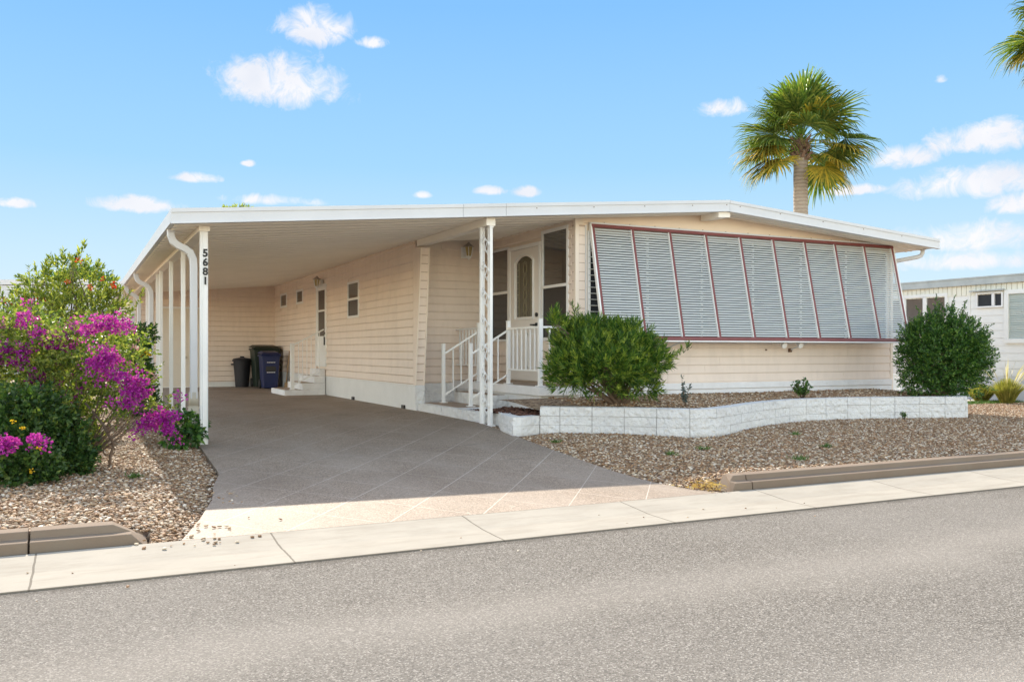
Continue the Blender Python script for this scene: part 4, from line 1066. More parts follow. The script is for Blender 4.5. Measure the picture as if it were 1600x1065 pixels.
# blocks run left to right so that "right of the walking direction" faces the street
for (P, z0, z1, off) in ((LOW, .30, .46, .4), (LOW2[:3] + LOW2[3:], .25, .375, .5), (LOW2, .375, .49, 1.0)):
    m, c = course(P, z0, z1, off, .14); o_ = m.build('block_course', MAT['block'], pw_, norm=True); c.build('mortar', MAT['mortar'], o_, norm=False)
for i, (z0, z1) in enumerate(((.245, .372), (.372, .487), (.487, .60))):
    m, c = course(WALL3, z0, z1, .7, .16); o_ = m.build('block_course', MAT['block'], pw_); c.build('mortar', MAT['mortar'], o_, norm=False)

# soil and pebbles in the raised bed
soilmat = MAT['bed']
def bed_z(x, y):
    t = clamp((y - wall_y(x)) / 1.4) if x < 12 else clamp((y - 9.2) / 1.4)
    return .555 + .075 * t + .02 * math.sin(x * 3.1) * math.sin(y * 4)
m = MB(); cols = np.linspace(5.25, 12.5, 40)
for x in cols:
    y0 = wall_y(x) + .10 if x < 12 else interp(x, [(12.0, 9.25), (12.5, 9.5)]) + .08
    for j in range(8): y = lerp(y0, 11.07, j / 7); m.v.append((x, y, bed_z(x, y)))
m.f = [(i * 8 + j, (i + 1) * 8 + j, (i + 1) * 8 + j + 1, i * 8 + j + 1) for i in range(39) for j in range(7)]
m.build('flower_bed_soil', soilmat, norm=False, smooth=True)['kind'] = 'structure'
def ok_bed(a, b): return b > wall_y(a) + .11 if a < 12 else b > 9.4
X, Y = scatter(5.9, 12.5, 8.6, 11.05, 900, ok_bed); Z = np.array([bed_z(a, b) for a, b in zip(X, Y)]) + rng.uniform(-.004, .014, len(X))
tag(stones('gravel', X, Y, Z, .024, .046), 'brown pebbles inside the raised bed behind the white block wall', 'gravel', kind='stuff')
# dark mulch pocket beside the column
def mul_z(x, y): return .455 + .035 * math.sin((x - 4.9) * 3.5) * math.sin((y - 9.7) * 2.2)
m = MB(); m.v = []; ys = np.linspace(9.80, 11.95, 14)
for y in ys:
    l = interp(y, [(9.8, 4.95), (10.8, 5.04), (12, 5.06)]); r = interp(y, [(9.8, 5.4), (10.3, 5.85), (12, 5.85)])
    for i in range(8): x = lerp(l, r, i / 7); m.v.append((x, y, mul_z(x, y)))
m.f = [(j * 8 + i, j * 8 + i + 1, (j + 1) * 8 + i + 1, (j + 1) * 8 + i) for j in range(13) for i in range(7)]
m.build('mulch_soil', MAT['mulch'], norm=False, smooth=True)['kind'] = 'structure'
X, Y = scatter(4.95, 5.84, 9.8, 11.93, 900, lambda a, b: a > interp(b, [(9.8, 4.97), (10.8, 5.06)]) and a < interp(b, [(9.8, 5.38), (10.3, 5.84)]))
Z = np.array([mul_z(a, b) for a, b in zip(X, Y)]) + rng.uniform(0, .02, len(X))
mm = NT('bark_chip'); r_ = mm.geo().outputs['Random Per Island']; mm.set('Base Color', mm.ramp(r_, [(0, (.04, .018, .012)), (.6, (.12, .05, .032)), (1, (.22, .12, .08))])); mm.set('Roughness', .9)
tag(stones('bark_mulch', X, Y, Z, .02, .055, mm.m), 'dark red bark mulch in the small bed beside the ornate column', 'mulch', kind='stuff')

# ---------------------------------------------------------------- foliage
def norm(v): return v / np.maximum(np.linalg.norm(v, axis=-1, keepdims=True), 1e-9)
def leaves(P, D, L, W, fold=.25, droop=.0, segs=1):
    """leaf blades: P base, D direction, L length, W width -> V, F (tris)"""
    n = len(P); D = norm(D); rnd = rng.normal(0, 1, (n, 3)); S = norm(np.cross(D, rnd)); U = np.cross(S, D)
    flip = np.where(U[:, 2:3] < 0, -1, 1); U = U * flip
    L = L[:, None]; W = W[:, None]
    mid = P + D * L * .45 + U * W * fold * 0; tip = P + D * L + np.array([0, 0, -1.0]) * L * droop
    l = P + D * L * .42 - S * W * .5 + U * W * fold; r = P + D * L * .42 + S * W * .5 + U * W * fold
    V = np.stack([P, l, tip, r, mid], 1).reshape(-1, 3); b = (np.arange(n) * 5)[:, None, None]
    F = np.array([[0, 1, 4], [1, 2, 4], [0, 4, 3], [4, 2, 3]])[None] + b
    return V, F.reshape(-1, 3)
def join(parts):
    Vs, Fs, o = [], [], 0
    for V, F in parts: Vs.append(V); Fs.append(F + o); o += len(V)
    return np.concatenate(Vs), np.concatenate(Fs)
def lobe_points(lobes, n, lo=.55, hi=1.05, up=-.35, ratio_y=1.0, cut=None):
    """points and outward directions spread through the outer part of a set of lobes, skewed to their surfaces"""
    vol = np.array([l[3] * l[3] * l[4] for l in lobes]) ** .67; k = rng.choice(len(lobes), n, p=vol / vol.sum())
    C = np.array([l[:3] for l in lobes])[k]; Rr = np.array([(l[3], l[3] * ratio_y, l[4]) for l in lobes])[k]
    d = norm(rng.normal(0, 1, (n, 3))); lump = 1 + .22 * np.sin(d[:, 0] * 7 + k) * np.sin(d[:, 1] * 6 + 2 * k) * np.cos(d[:, 2] * 5) - .10 * (np.sin(d[:, 0] * 15 + 3 * k) * np.sin(d[:, 2] * 13 + k) > .35)
    r = rng.uniform(lo ** 2, hi ** 2, n) ** .5 * lump
    P = C + d * Rr * r[:, None]; keep = d[:, 2] > up - rng.uniform(0, .5, n)
    return P[keep], norm(d[keep] / Rr[keep])
def rosettes(P, D, m, L, W, twig, spread=.9, upb=.35, jit=.25, droop=0.0, fold=.25):
    """m leaves round each of the given twig ends"""
    n = len(P); T = norm(D + np.array([0, 0, upb]) + rng.normal(0, jit, (n, 3)))
    T_ = np.repeat(T, m, 0); t = np.tile(np.linspace(0, 1, m), n) + rng.uniform(-.05, .05, n * m)
    base = np.repeat(P, m, 0) + T_ * (t * twig)[:, None]
    perp = norm(np.cross(T_, rng.normal(0, 1, (n * m, 3)))); s = spread * (1.15 - .6 * t) + rng.normal(0, .12, n * m)
    d = norm(T_ * np.cos(s)[:, None] + perp * np.sin(s)[:, None]); q = n * m
    return leaves(base, d, L * rng.uniform(.7, 1.15, q), W * rng.uniform(.8, 1.15, q), fold, droop)
def stems(base, tips, r0, bend=.25, n=6):
    m = MB(); base = Vector(base)
    for tp in tips:
        tp = Vector(tp); pts = []; j = Vector((random.uniform(-1, 1), random.uniform(-1, 1), .3)) * (tp - base).length * bend * .4
        for i in range(n): t = i / (n - 1); pts.append(tuple(base.lerp(tp, t) + j * math.sin(t * math.pi) + Vector((random.uniform(-.01, .01), random.uniform(-.01, .01), 0))))
        m.tube(pts, [r0 * (1 - .8 * i / (n - 1)) for i in range(n)], 6)
    return m
def drop(P, x): return P

G_POD = leaf_mat('podocarpus_leaf', [(0.12, (.018, .058, .012)), (.40, (.055, .13, .020)), (.62, (.13, .225, .030)), (.86, (.28, .35, .05))], .35)
G_TIP = leaf_mat('young_shoot_leaf', [(0.1, (.12, .20, .025)), (.5, (.26, .34, .045)), (.9, (.46, .50, .09))], .35)
G_DARK = leaf_mat('dark_glossy_leaf', [(0.12, (.020, .060, .014)), (.45, (.045, .125, .024)), (.70, (.11, .22, .036)), (.90, (.25, .36, .08))], .28, .35, .5)
G_TIP2 = leaf_mat('young_glossy_leaf', [(0.1, (.06, .15, .02)), (.9, (.20, .32, .05))], .35)
G_BOUG = leaf_mat('bougainvillea_leaf', [(0.1, (.055, .10, .022)), (.4, (.14, .20, .038)), (.65, (.27, .31, .06)), (.88, (.50, .47, .12))], .42)
G_HIB = leaf_mat('hibiscus_leaf', [(0.1, (.045, .085, .020)), (.35, (.13, .18, .035)), (.6, (.30, .34, .06)), (.85, (.55, .52, .10)), (.99, (.50, .25, .06))], .40)
G_LANT = leaf_mat('lantana_leaf', [(0.1, (.016, .046, .012)), (.45, (.038, .090, .020)), (.75, (.09, .155, .03)), (.95, (.26, .30, .06))], .3)
F_MAG = leaf_mat('magenta_bract', [(0.1, (.26, .012, .27)), (.5, (.44, .03, .43)), (.8, (.58, .09, .54)), (1.0, (.74, .34, .68))], .45, .6, .2)
F_PINK = leaf_mat('faded_pink_bract', [(0.1, (.42, .16, .28)), (.9, (.62, .36, .45))], .4, .7, .2)
F_RED = leaf_mat('red_petal', [(0.1, (.45, .02, .02)), (.9, (.70, .06, .04))], .35, .6, .2)
F_YEL = leaf_mat('yellow_petal', [(0.1, (.70, .36, .01)), (.9, (.85, .60, .04))], .35, .6, .2)

# left big podocarpus in the raised bed
sh = thing('podocarpus_shrub', (6.2, 9.75, .57), 'big bushy shrub with narrow bright green leaves in the raised bed beside the front deck', 'shrub')
PODO = [(l[0] - (.05 if l[0] > 6.4 else 0), l[1], l[2] - .02, l[3] * .87, l[4] * .88) for l in PODO]
P, D = lobe_points(PODO, 1900, .55, 1.04, -.45, .85)
k = P[:, 2] > .66; P, D = P[k], D[k]
V, F = rosettes(P, D, 13, .105, .0135, .10, .80, .60, .25)
P, D = lobe_points(PODO, 500, .2, .7, -.6, .85); V2, F2 = rosettes(P, D, 12, .085, .013, .10, .9, .3)
P = np.array([(5.5 + rng.normal(0, .05), 9.88 + rng.normal(0, .04), 1.5 + .28 * i / 7) for i in range(8)] + [(5.75 + rng.normal(0, .04), 9.8, 1.62 + .2 * i / 5) for i in range(6)] + [(6.95 + .05 * i, 9.3, 1.2 + .03 * i) for i in range(5)]); 
V3, F3 = rosettes(P, np.tile([[0, 0, 1.0]], (len(P), 1)), 14, .075, .012, .08, .7, .6)
V, F = join([(V, F), (V2, F2), (V3, F3)]); soup('crown', V, F, G_POD, sh)
P, D = lobe_points(PODO, 800, 1.0, 1.10, -.25, .85); V, F = rosettes(P, D, 11, .060, .012, .05, .70, .75, .2); soup('young_shoots', V, F, G_TIP, sh)
tips = [(l[0] + random.uniform(-.1, .1), l[1] + random.uniform(-.1, .1), l[2]) for l in PODO for _ in range(3)]
stems((6.35, 9.72, .56), tips, .03).build('trunk', MAT['bark'], sh, smooth=True)

# right dark shrub at the end of the wall
SH2 = [(l[0], l[1], l[2] - .02, l[3] * .88, l[4] * .90) for l in SH2]
sh = thing('glossy_shrub', (12.3, 9.6, .55), 'dark green rounded shrub at the right end of the white block wall', 'shrub')
SH2 += [(12.55, 9.42, 1.50, .36, .30), (11.98, 9.72, 1.42, .32, .32), (12.65, 9.4, 1.2, .38, .4)]
P, D = lobe_points(SH2, 3900, .60, 1.03, -.8, .9); k = P[:, 2] > .60; P, D = P[k], D[k]
V, F = rosettes(P, D, 9, .042, .020, .09, .95, .45, .3)
P, D = lobe_points(SH2, 900, .2, .65, -.8, .9); k = P[:, 2] > .60; V2, F2 = rosettes(P[k], D[k], 9, .045, .022, .09, 1.0, .2)
sp_ = []
for (x, y, z, dx, dz, n) in ((12.75, 9.35, 1.5, .35, .22, 12), (12.2, 9.6, 1.85, .03, .32, 10), (11.95, 9.7, 1.75, -.06, .22, 8), (12.9, 9.3, 1.1, .22, -.02, 8), (12.85, 9.3, .72, .3, -.06, 8), (12.45, 9.5, 1.75, .12, .18, 7), (12.8, 9.3, .62, .25, -.10, 8)):
    sp_ += [(x + dx * i / n + rng.normal(0, .02), y + rng.normal(0, .02), z + dz * i / n, dx, 0, max(dz, .05)) for i in range(n)]
for _ in range(26):
    a_ = random.uniform(0, 6.28); e_ = random.uniform(-.1, 1.3); dx, dy, dz = math.cos(a_) * math.cos(e_), math.sin(a_) * math.cos(e_) * .8, math.sin(e_); l_ = random.uniform(.10, .26)
    x, y, z = 12.3 + dx * .58, 9.55 + dy * .52, 1.18 + dz * .66
    sp_ += [(x + dx * l_ * i / 7, y + dy * l_ * i / 7, z + (dz + .25) * l_ * i / 7, dx, dy, dz + .3) for i in range(8)]
sp_ = np.array(sp_); sp_ = sp_[sp_[:, 2] > .6]; V3, F3 = rosettes(sp_[:, :3], norm(sp_[:, 3:]), 7, .038, .018, .05, .9, .1)
V, F = join([(V, F), (V2, F2), (V3, F3)]); soup('crown', V, F, G_DARK, sh)
P, D = lobe_points(SH2, 420, 1.0, 1.08, -.3, .9); V, F = rosettes(P, D, 8, .034, .018, .05, .8, .7); soup('young_shoots', V, F, G_TIP2, sh)
stems((12.3, 9.62, .54), [(l[0] + random.uniform(-.1, .1), l[1], l[2]) for l in SH2 for _ in range(3)], .028).build('trunk', MAT['bark'], sh, smooth=True)

# bougainvillea
bo = thing('bougainvillea', (0.28, 9.25, .18), 'sprawling bougainvillea with magenta flowers arching over the pebbles left of the driveway', 'flowering shrub')
BOUG += [(-.35, 9.3, .48, .38, .32), (-.9, 9.6, .5, .5, .5)]
_pull = lambda q, k: (q[0] * k, q[1] * k, 1.3 + (q[2] - 1.3) * k)
BOUG = [(*_pull(l[:3], .93), l[3] * .93, l[4] * .93) if l[0] > .1 else l for l in BOUG]
BOUGF = [_pull(q, .93) if q[0] > .1 else q for q in BOUGF]
BOUG = [(l[0], l[1], l[2] + (.08 if l[0] > .3 else 0), l[3] * .92, l[4] * (.72 if l[0] > .3 else .95)) for l in BOUG]
P, D = lobe_points(BOUG, 3300, .55, 1.08, -1.2, 1.0); k_ = (P[:, 0] < .25) | (rng.uniform(0, 1, len(P)) < .48); P, D = P[k_], D[k_]; V, F = rosettes(P, D, 9, .045, .027, .13, 1.05, .2, .5, .1)
P, D = lobe_points(BOUG, 300, .1, .6, -1.2, 1.0); V2, F2 = rosettes(P, D, 8, .042, .026, .12, 1.05, .1, .5, .1)
V, F = join([(V, F), (V2, F2)]); soup('foliage', V, F, G_BOUG, bo)
def bracts(C, n, r, L, W):
    q = np.repeat(np.array(C), n, 0); d = norm(rng.normal(0, 1, q.shape)); P = q + d * rng.uniform(0, 1, (len(q), 1)) ** .5 * r
    return leaves(P, norm(d + rng.normal(0, .6, d.shape) + np.array([0, 0, .2])), L * rng.uniform(.7, 1.1, len(q)), W * rng.uniform(.8, 1.1, len(q)), .35)
allF = np.array([_pull(q, .84) if (q[2] < .5 and q[0] < 0) else q for q in BOUGF])
big = [tuple(c) for c in allF]; small = [tuple(c + rng.normal(0, .07, 3)) for c in allF for _ in range(2)]
V, F = join([bracts([c_], int(150 * f_), np.array([.115, .115, .08]) * f_, .030, .026) for c_ in big for f_ in (random.uniform(.45, 1.0) * (.38 if c_[2] < .55 and c_[0] < 0 else 1),)] + [bracts(small, 30, .075, .028, .024)]); soup('flower_clusters', V, F, F_MAG, bo)['kind'] = 'stuff'
P, D = lobe_points(BOUG[:6] + BOUG[7:9], 110, .9, 1.1, 0.0); V, F = bracts([tuple(p) for p in P], 14, .04, .026, .02); soup('faded_flowers', V, F, F_PINK, bo)['kind'] = 'stuff'
mb = stems((.02, 9.4, .17), [(l[0] + random.uniform(-.2, .2), l[1] + random.uniform(-.2, .2), l[2] + random.uniform(-.1, .2)) for l in BOUG for _ in range(6)], .0065, .5, 9)
mb.tube([(.30, 9.22, .15), (.31, 9.2, .3), (.34, 9.18, .42), (.29, 9.2, .52), (.24, 9.25, .62), (.1, 9.4, .8)], [.014, .013, .012, .012, .012, .01], 8)
mb.tube([(.30 + .05 * math.cos(t * .6), 9.2, .36 + .05 * math.sin(t * .6)) for t in range(11)], .006, 6)
mb.build('branches', MAT['bark'], bo, smooth=True)

# tall red-flowering hedge behind it
hb = thing('hibiscus_bush', (0.0, 13.6, .3), 'tall yellow-green bush with small red flowers behind the magenta bougainvillea', 'bush')
HIBL = HIB + [(-.1, 13.6, 1.2, .7, .6), (-1.3, 13.4, 1.5, .7, .6), (-2.2, 13.4, 1.4, .7, .6), (-.7, 13.4, .9, .7, .5)]
P, D = lobe_points(HIBL, 2300, .5, 1.08, -.7, .9); V, F = rosettes(P, D, 10, .075, .024, .12, .85, .6, .35)
P = np.array([(.75, 13.6, 1.85), (.82, 13.6, 1.95), (.70, 13.62, 1.78), (.87, 13.6, 2.05)] + [(-.02 + .03 * i, 13.4, 2.42 + .05 * i) for i in range(6)] + [(-.3 - .01 * i, 13.5, 2.25 + .05 * i) for i in range(5)])
V3, F3 = rosettes(P, np.tile([[.2, 0, 1.0]], (len(P), 1)), 12, .075, .024, .1, .8, .5)
V, F = join([(V, F), (V3, F3)]); soup('foliage', V, F, G_HIB, hb)
V, F = bracts(HIBF, 15, .032, .030, .022); soup('red_flowers', V, F, F_RED, hb)['kind'] = 'stuff'
stems((-.05, 13.6, .28), [(l[0] + random.uniform(-.1, .1), l[1], l[2] + .1) for l in HIBL[:9] for _ in range(4)], .022, .3).build('branches', MAT['bark'], hb, smooth=True)

# dark shrub by the second downspout
cr = thing('croton_shrub', (.9, 14.6, .33), 'narrow dark shrub with yellow blooms against the second white downspout', 'shrub')
CR = CROT + [(.85, 14.6, .5, .28, .22)]
P, D = lobe_points(CR, 800, .5, 1.05, -1.2, 1.0); V, F = rosettes(P, D, 9, .065, .032, .09, .95, .4); soup('foliage', V, F, G_DARK, cr)
V, F = bracts(CROTF, 26, .05, .035, .028); soup('yellow_flowers', V, F, F_YEL, cr)['kind'] = 'stuff'
stems((.9, 14.6, .31), [(l[0], l[1], l[2]) for l in CR for _ in range(3)], .015).build('branches', MAT['bark'], cr, smooth=True)

# lantana
ln = thing('lantana', (-.35, 8.6, .16), 'low dark green lantana mound with a few yellow flowers at the left picture edge', 'plant')
P, D = lobe_points([(l[0] - .06, l[1], l[2] - .05, l[3] * .88, l[4] * .88) for l in LANT] + [(-.12, 8.95, .42, .26, .28), (-.42, 9.0, .62, .40, .34), (-.05, 8.8, .28, .18, .2)], 2100, .5, 1.04, -.9, 1.0); k = P[:, 2] > .17; V, F = rosettes(P[k], D[k], 8, .050, .030, .08, 1.0, .4); soup('foliage', V, F, G_LANT, ln)
V, F = bracts(LANTF[::2], 16, .016, .014, .012); soup('yellow_flowers', V, F, F_YEL, ln)['kind'] = 'stuff'
stems((-.4, 8.55, .16), [(l[0], l[1], l[2] + .1) for l in LANT for _ in range(4)], .010).build('branches', MAT['bark'], ln, smooth=True)
l2 = thing('lantana', (.06, 10.8, .2), 'small bright yellow-green lantana clump on the pebbles under the bougainvillea', 'plant')
P, D = lobe_points(LAN2, 260, .3, 1.04, -.9, 1.0); V, F = rosettes(P, D, 8, .045, .026, .07, 1.0, .4); soup('foliage', V, F, G_HIB, l2)
stems((.06, 10.6, .2), [(l[0], l[1], l[2] + .1) for l in LAN2 for _ in range(5)], .008).build('branches', MAT['bark'], l2, smooth=True)

# plant at the foot of the front post
pp = thing('leafy_plant', (1.13, 10.75, .18), 'dark broad-leaved plant at the foot of the numbered carport post', 'plant')
PL = [(1.10, 10.85, .42, .20, .17), (1.03, 10.7, .30, .14, .12), (1.25, 11.0, .36, .16, .12), (1.2, 10.75, .28, .12, .10)]
P, D = lobe_points(PL, 120, .4, 1.05, -.6); V, F = rosettes(P, D, 6, .085, .055, .05, 1.1, .3, .3, .2); soup('foliage', V, F, G_DARK, pp)
stems((1.13, 10.8, .18), [(l[0] + random.uniform(-.08, .08), l[1], l[2] + .05) for l in PL for _ in range(3)], .007).build('stems', MAT['bark'], pp, smooth=True)

def seedling(name, x, y, z, h, w, n, label, cat, m, L=.03, W=.017, lean=(0, 0)):
    t = thing(name, (x, y, z), label, cat)
    P = []; mb = MB()
    for i in range(max(2, n // 12)):
        a = random.uniform(0, 6.28); ex = (x + w * math.cos(a) * random.uniform(.2, 1) + lean[0], y + w * math.sin(a) * random.uniform(.2, 1) + lean[1], z + h * random.uniform(.55, 1))
        mb.tube([(x, y, z - .01), ((x + ex[0]) / 2 + random.uniform(-.02, .02), (y + ex[1]) / 2, z + (ex[2] - z) * .5), ex], [.006, .004, .002], 5)
        for _ in range(12): q = random.uniform(.3, 1); P.append((lerp(x, ex[0], q), lerp(y, ex[1], q), lerp(z, ex[2], q)))
    mb.build('stems', MAT['bark'], t, smooth=True)
    V, F = rosettes(np.array(P), norm(rng.normal(0, 1, (len(P), 3))), 3, L, W, .02, 1.0, .4); soup('foliage', V, F, m, t)
G_GREY = leaf_mat('grey_green_leaf', [(0.1, (.05, .07, .07)), (.9, (.14, .18, .17))], .25)
seedling('sapling', 6.95, 9.12, .57, .42, .10, 60, 'spindly grey-leaved sapling in the raised bed right of the big bright shrub', 'sapling', G_GREY, .035, .02, (.0, 0))
seedling('rose_bush', 9.75, 9.98, .58, .32, .22, 170, 'small leafy rose bush in the raised bed under the awning', 'bush', G_DARK, .04, .026)
seedling('weed', 11.02, 9.22, .27, .16, .06, 40, 'little weed growing against the front of the white block wall', 'weed', G_DARK)
G_GRASS = leaf_mat('weed_grass', [(0.1, (.04, .10, .02)), (.9, (.13, .22, .05))], .3)
for x, y, s, lb in ((6.5, 6.68, .09, 'bright green tuft in the pebbles nearest the right kerb'), (8.0, 8.3, .07, 'low dull weed close under the curved middle of the block wall'),
                 (5.5, 7.45, .06, 'pale green weed in the pebbles near the driveway edge'), (6.05, 7.65, .07, 'small green weed in the middle of the right pebble bed'),
                 (4.98, 8.95, .06, 'tiny green weed where pebbles meet the driveway under the wall corner'), (7.5, 7.3, .06, 'flat dull weed in the pebbles further right along the kerb'),
                 (.47, 8.3, .07, 'yellow-green weed in the sunlit pebbles left of the driveway')):
    t = thing('weed', (x, y, yard_z(x, y)), lb, 'weed', 'weeds sprouting in the pebbles')
    P = np.array([(x + rng.normal(0, s * .45), y + rng.normal(0, s * .45), yard_z(x, y) + .005) for _ in range(70)]); Dd = norm(rng.normal(0, .6, (70, 3)) + np.array([0, 0, 1]))
    V, F = leaves(P, Dd, rng.uniform(.04, .09, 70), rng.uniform(.005, .010, 70), .2, .2); soup('leaves', V, F, G_GRASS, t)
# dry leaves blown against the right kerb end
n = 260; X = 4.88 + rng.normal(0, .13, n); Y = 6.14 + rng.normal(0, .07, n) + (X - 4.9) * .1; k = (X > 4.66) & (X < 5.25); X, Y = X[k], Y[k]; n = len(X)
P = np.stack([X, Y, np.array([yard_z(a, b) if b > 5.98 else .095 for a, b in zip(X, Y)]) + rng.uniform(.012, .035, n)], 1)
D = norm(np.stack([rng.normal(0, 1, n), rng.normal(0, 1, n), rng.normal(0, .25, n)], 1))
lm = leaf_mat('dry_leaf', [(0.1, (.36, .20, .07)), (.5, (.56, .38, .14)), (.9, (.72, .55, .26))], .2, .7, .2)
V, F = leaves(P, D, rng.uniform(.03, .06, n), rng.uniform(.008, .016, n), .3)
tag(soup('fallen_leaves', V, F, lm), 'dry yellow leaves heaped at the end of the right kerb', 'dead leaves', kind='stuff')

# ---------------------------------------------------------------- fan palms
PALM_G = leaf_mat('palm_blade', [(0.1, (.040, .080, .018)), (.4, (.10, .15, .030)), (.7, (.20, .235, .045)), (.95, (.42, .36, .07))], .38, .65, .12)
PALM_Y = leaf_mat('yellowing_palm_blade', [(0.1, (.10, .13, .03)), (.5, (.34, .26, .04)), (.9, (.60, .38, .05))], .35, .65, .12)
PALM_N = leaf_mat('young_palm_blade', [(0.1, (.12, .22, .03)), (.9, (.28, .40, .06))], .4, .4, .4)
def fan(head, az, el, pet, Lb, nseg=38, half=R(118), roll=0.0):
    """one fan leaf: arching stalk, then blades radiating from its end and drooping at the tips"""
    out = Vector((math.cos(az) * math.cos(el), math.sin(az) * math.cos(el), math.sin(el))); head = Vector(head)
    hub = head + out * pet - Vector((0, 0, 1)) * pet * .14 * math.cos(el)
    ax = (out - Vector((0, 0, 1)) * .38 * math.cos(el)).normalized()
    side = ax.cross(Vector((0, 0, 1)));  side = side.normalized() if side.length > .1 else Vector((1, 0, 0))
    side = Matrix.Rotation(roll, 3, ax) @ side; nrm = side.cross(ax).normalized()
    P = []; F = []
    for i in range(nseg):
        a = lerp(-half, half, i / (nseg - 1)) + random.uniform(-.04, .04); L_ = Lb * (1 - .32 * abs(a / half) ** 1.6) * random.uniform(.86, 1.08)
        d = ax * math.cos(a) + side * math.sin(a) ; d = (d + nrm * (.10 - .25 * abs(math.sin(a)))).normalized()
        s_ = d.cross(nrm).normalized(); w = .034
        g = Vector((0, 0, -1)); c = [hub, hub + d * L_ * .5, hub + d * L_ * .78 + g * L_ * random.uniform(.02, .08), hub + d * L_ * .97 + g * L_ * random.uniform(.08, .34)]
        b = len(P); fo = nrm * .012
        P += [c[0], c[1] - s_ * w + fo, c[1], c[1] + s_ * w + fo, c[2] - s_ * w * .6, c[2] + s_ * w * .6, c[3]]
        F += [(b, b + 1, b + 2), (b, b + 2, b + 3), (b + 1, b + 4, b + 2), (b + 4, b + 5, b + 2), (b + 2, b + 5, b + 3), (b + 4, b + 6, b + 5)]
    return np.array([tuple(p) for p in P]), np.array(F), hub
def palm(base, headz, R_, label, nf=34, seed=3):
    random.seed(seed)
    t = thing('fan_palm', base, label, 'palm tree'); bx, by, bz = base; head = (bx + .04, by, headz)
    m = MB(); n = 26; P = []
    for i in range(n + 1):
        q = i / n; P.append((bx + .05 * math.sin(q * 2.2), by, lerp(bz, headz - .25, q)))
    m.tube(P, [(.235 - .02 * i / n) + (.006 if i % 2 else -.003) for i in range(n + 1)], 18); m.build('trunk', MAT['palmbark'], t, smooth=True)
    m = MB()
    for i in range(46):
        a = i * 2.399; q = i / 46; z = headz - .62 + q * .62; r = .235 + .03 * math.sin(i)
        o_ = Vector((math.cos(a), math.sin(a), 0)); s_ = Vector((-o_.y, o_.x, 0)); c = Vector((bx + .04, by, z)) + o_ * (r - .08); tip = c + o_ * random.uniform(.16, .30) + Vector((0, 0, random.uniform(.10, .26)))
        m.hexa([tuple(c - s_ * .07 - Vector((0, 0, .03))), tuple(c + s_ * .07 - Vector((0, 0, .03))), tuple(tip + s_ * .03 - Vector((0, 0, .02))), tuple(tip - s_ * .03 - Vector((0, 0, .02)))],
               [tuple(c - s_ * .07 + Vector((0, 0, .03))), tuple(c + s_ * .07 + Vector((0, 0, .03))), tuple(tip + s_ * .03), tuple(tip - s_ * .03)])
    m.lathe((bx + .04, by), [(.16, headz - .5), (.22, headz - .2), (.12, headz + .1), (.02, headz + .2)], 12)
    m.build('leaf_bases', MAT['boot'], t)
    for i in range(nf):
        q = i / (nf - 1); az = i * 2.399 + random.uniform(-.15, .15); el = R(lerp(-34, 82, q ** .85)) + random.uniform(-.12, .12)
        if q < .34: az = R(-26.25 + (180 if i % 2 else 0)) + random.uniform(-.75, .75)
        pet = R_ * lerp(.50, .44, q) * random.uniform(.72, 1.08); Lb = R_ * lerp(.46, .55, min(1, q * 1.5)) * random.uniform(.9, 1.08)
        if el < R(-15): pet *= .95; Lb *= .92
        h_ = (head[0], head[1], headz - .15 + .3 * q); V, F, hub = fan(h_, az, el, pet, Lb, roll=random.uniform(-.5, .5))
        mt = PALM_G
        if (q < .36 and i % 3 == 0) or (q < .6 and i % 7 == 0): mt = PALM_Y
        if q > .93: mt = PALM_N
        fr = soup('frond', V, F, mt, t)
        m = MB(); m.tube([h_, tuple(Vector(h_).lerp(hub, .5) + Vector((0, 0, .04))), tuple(hub)], [.022, .014, .010], 6); m.build('leaf_stalk', PALM_N, fr, smooth=True)
    return t
pb = NT('palm_bark'); pz = pb.sep(pb.pos()); 
rg = pb.math('SINE', pb.math('ADD', pb.math('MULTIPLY', pz[2], 55.0), pb.math('MULTIPLY', pb.noise(5, 3), 5.0)))
pb.set('Base Color', pb.mix(pb.math('MULTIPLY', pb.noise(22, 5, .7), .7), pb.ramp(pb.math('ADD', pb.math('MULTIPLY', rg, .5), .5), [(0, (.33, .26, .20)), (1, (.46, .38, .30))]), (.30, .235, .18)))
pb.set('Roughness', .95); pb.bump(pb.math('ADD', rg, pb.noise(30, 4)), .5, .02); MAT['palmbark'] = pb.m
palm((20.50, 21.10, -.06), 7.85, 2.62, 'tall fan palm with yellowing lower fronds rising behind the house roof', 48, 5)
palm((26.15, 16.02, -.06), 10.6, 2.4, 'fan palm of which only left-hand fronds show at the top right picture corner', 44, 11)
# crown tips of far trees showing over roofs
def far_tree(x, y, ztop, r, label, seed, m, flat=.6):
    t = thing('distant_tree', (x, y, -.06), label, 'tree')
    lo = [(x, y, ztop - r * flat, r, r * flat), (x - r * .6, y, ztop - r * flat * 1.1, r * .6, r * .5), (x + r * .6, y, ztop - r * flat * 1.2, r * .6, r * .45)]
    P, D = lobe_points(lo, 700, .4, 1.1, -.8); V, F = rosettes(P, D, 7, .32, .12, .3, .8, .6, .4); soup('crown', V, F, m, t)
    mb = stems((x, y, -.06), [(l[0], l[1], l[2]) for l in lo for _ in range(2)], .16, .1); mb.build('trunk', MAT['bark'], t, smooth=True)
far_tree(10.2, 62.0, 10.75, 1.5, 'treetop just peeking over the flat carport roof', 1, G_HIB)
far_tree(.6, 62.0, 6.22, 1.6, 'far treetop behind the left grey house, the one nearer the carport eave', 2, G_DARK)
far_tree(-6.2, 62.0, 6.4, 1.4, 'far treetop over the left grey house, the one nearer the picture edge', 3, G_DARK)

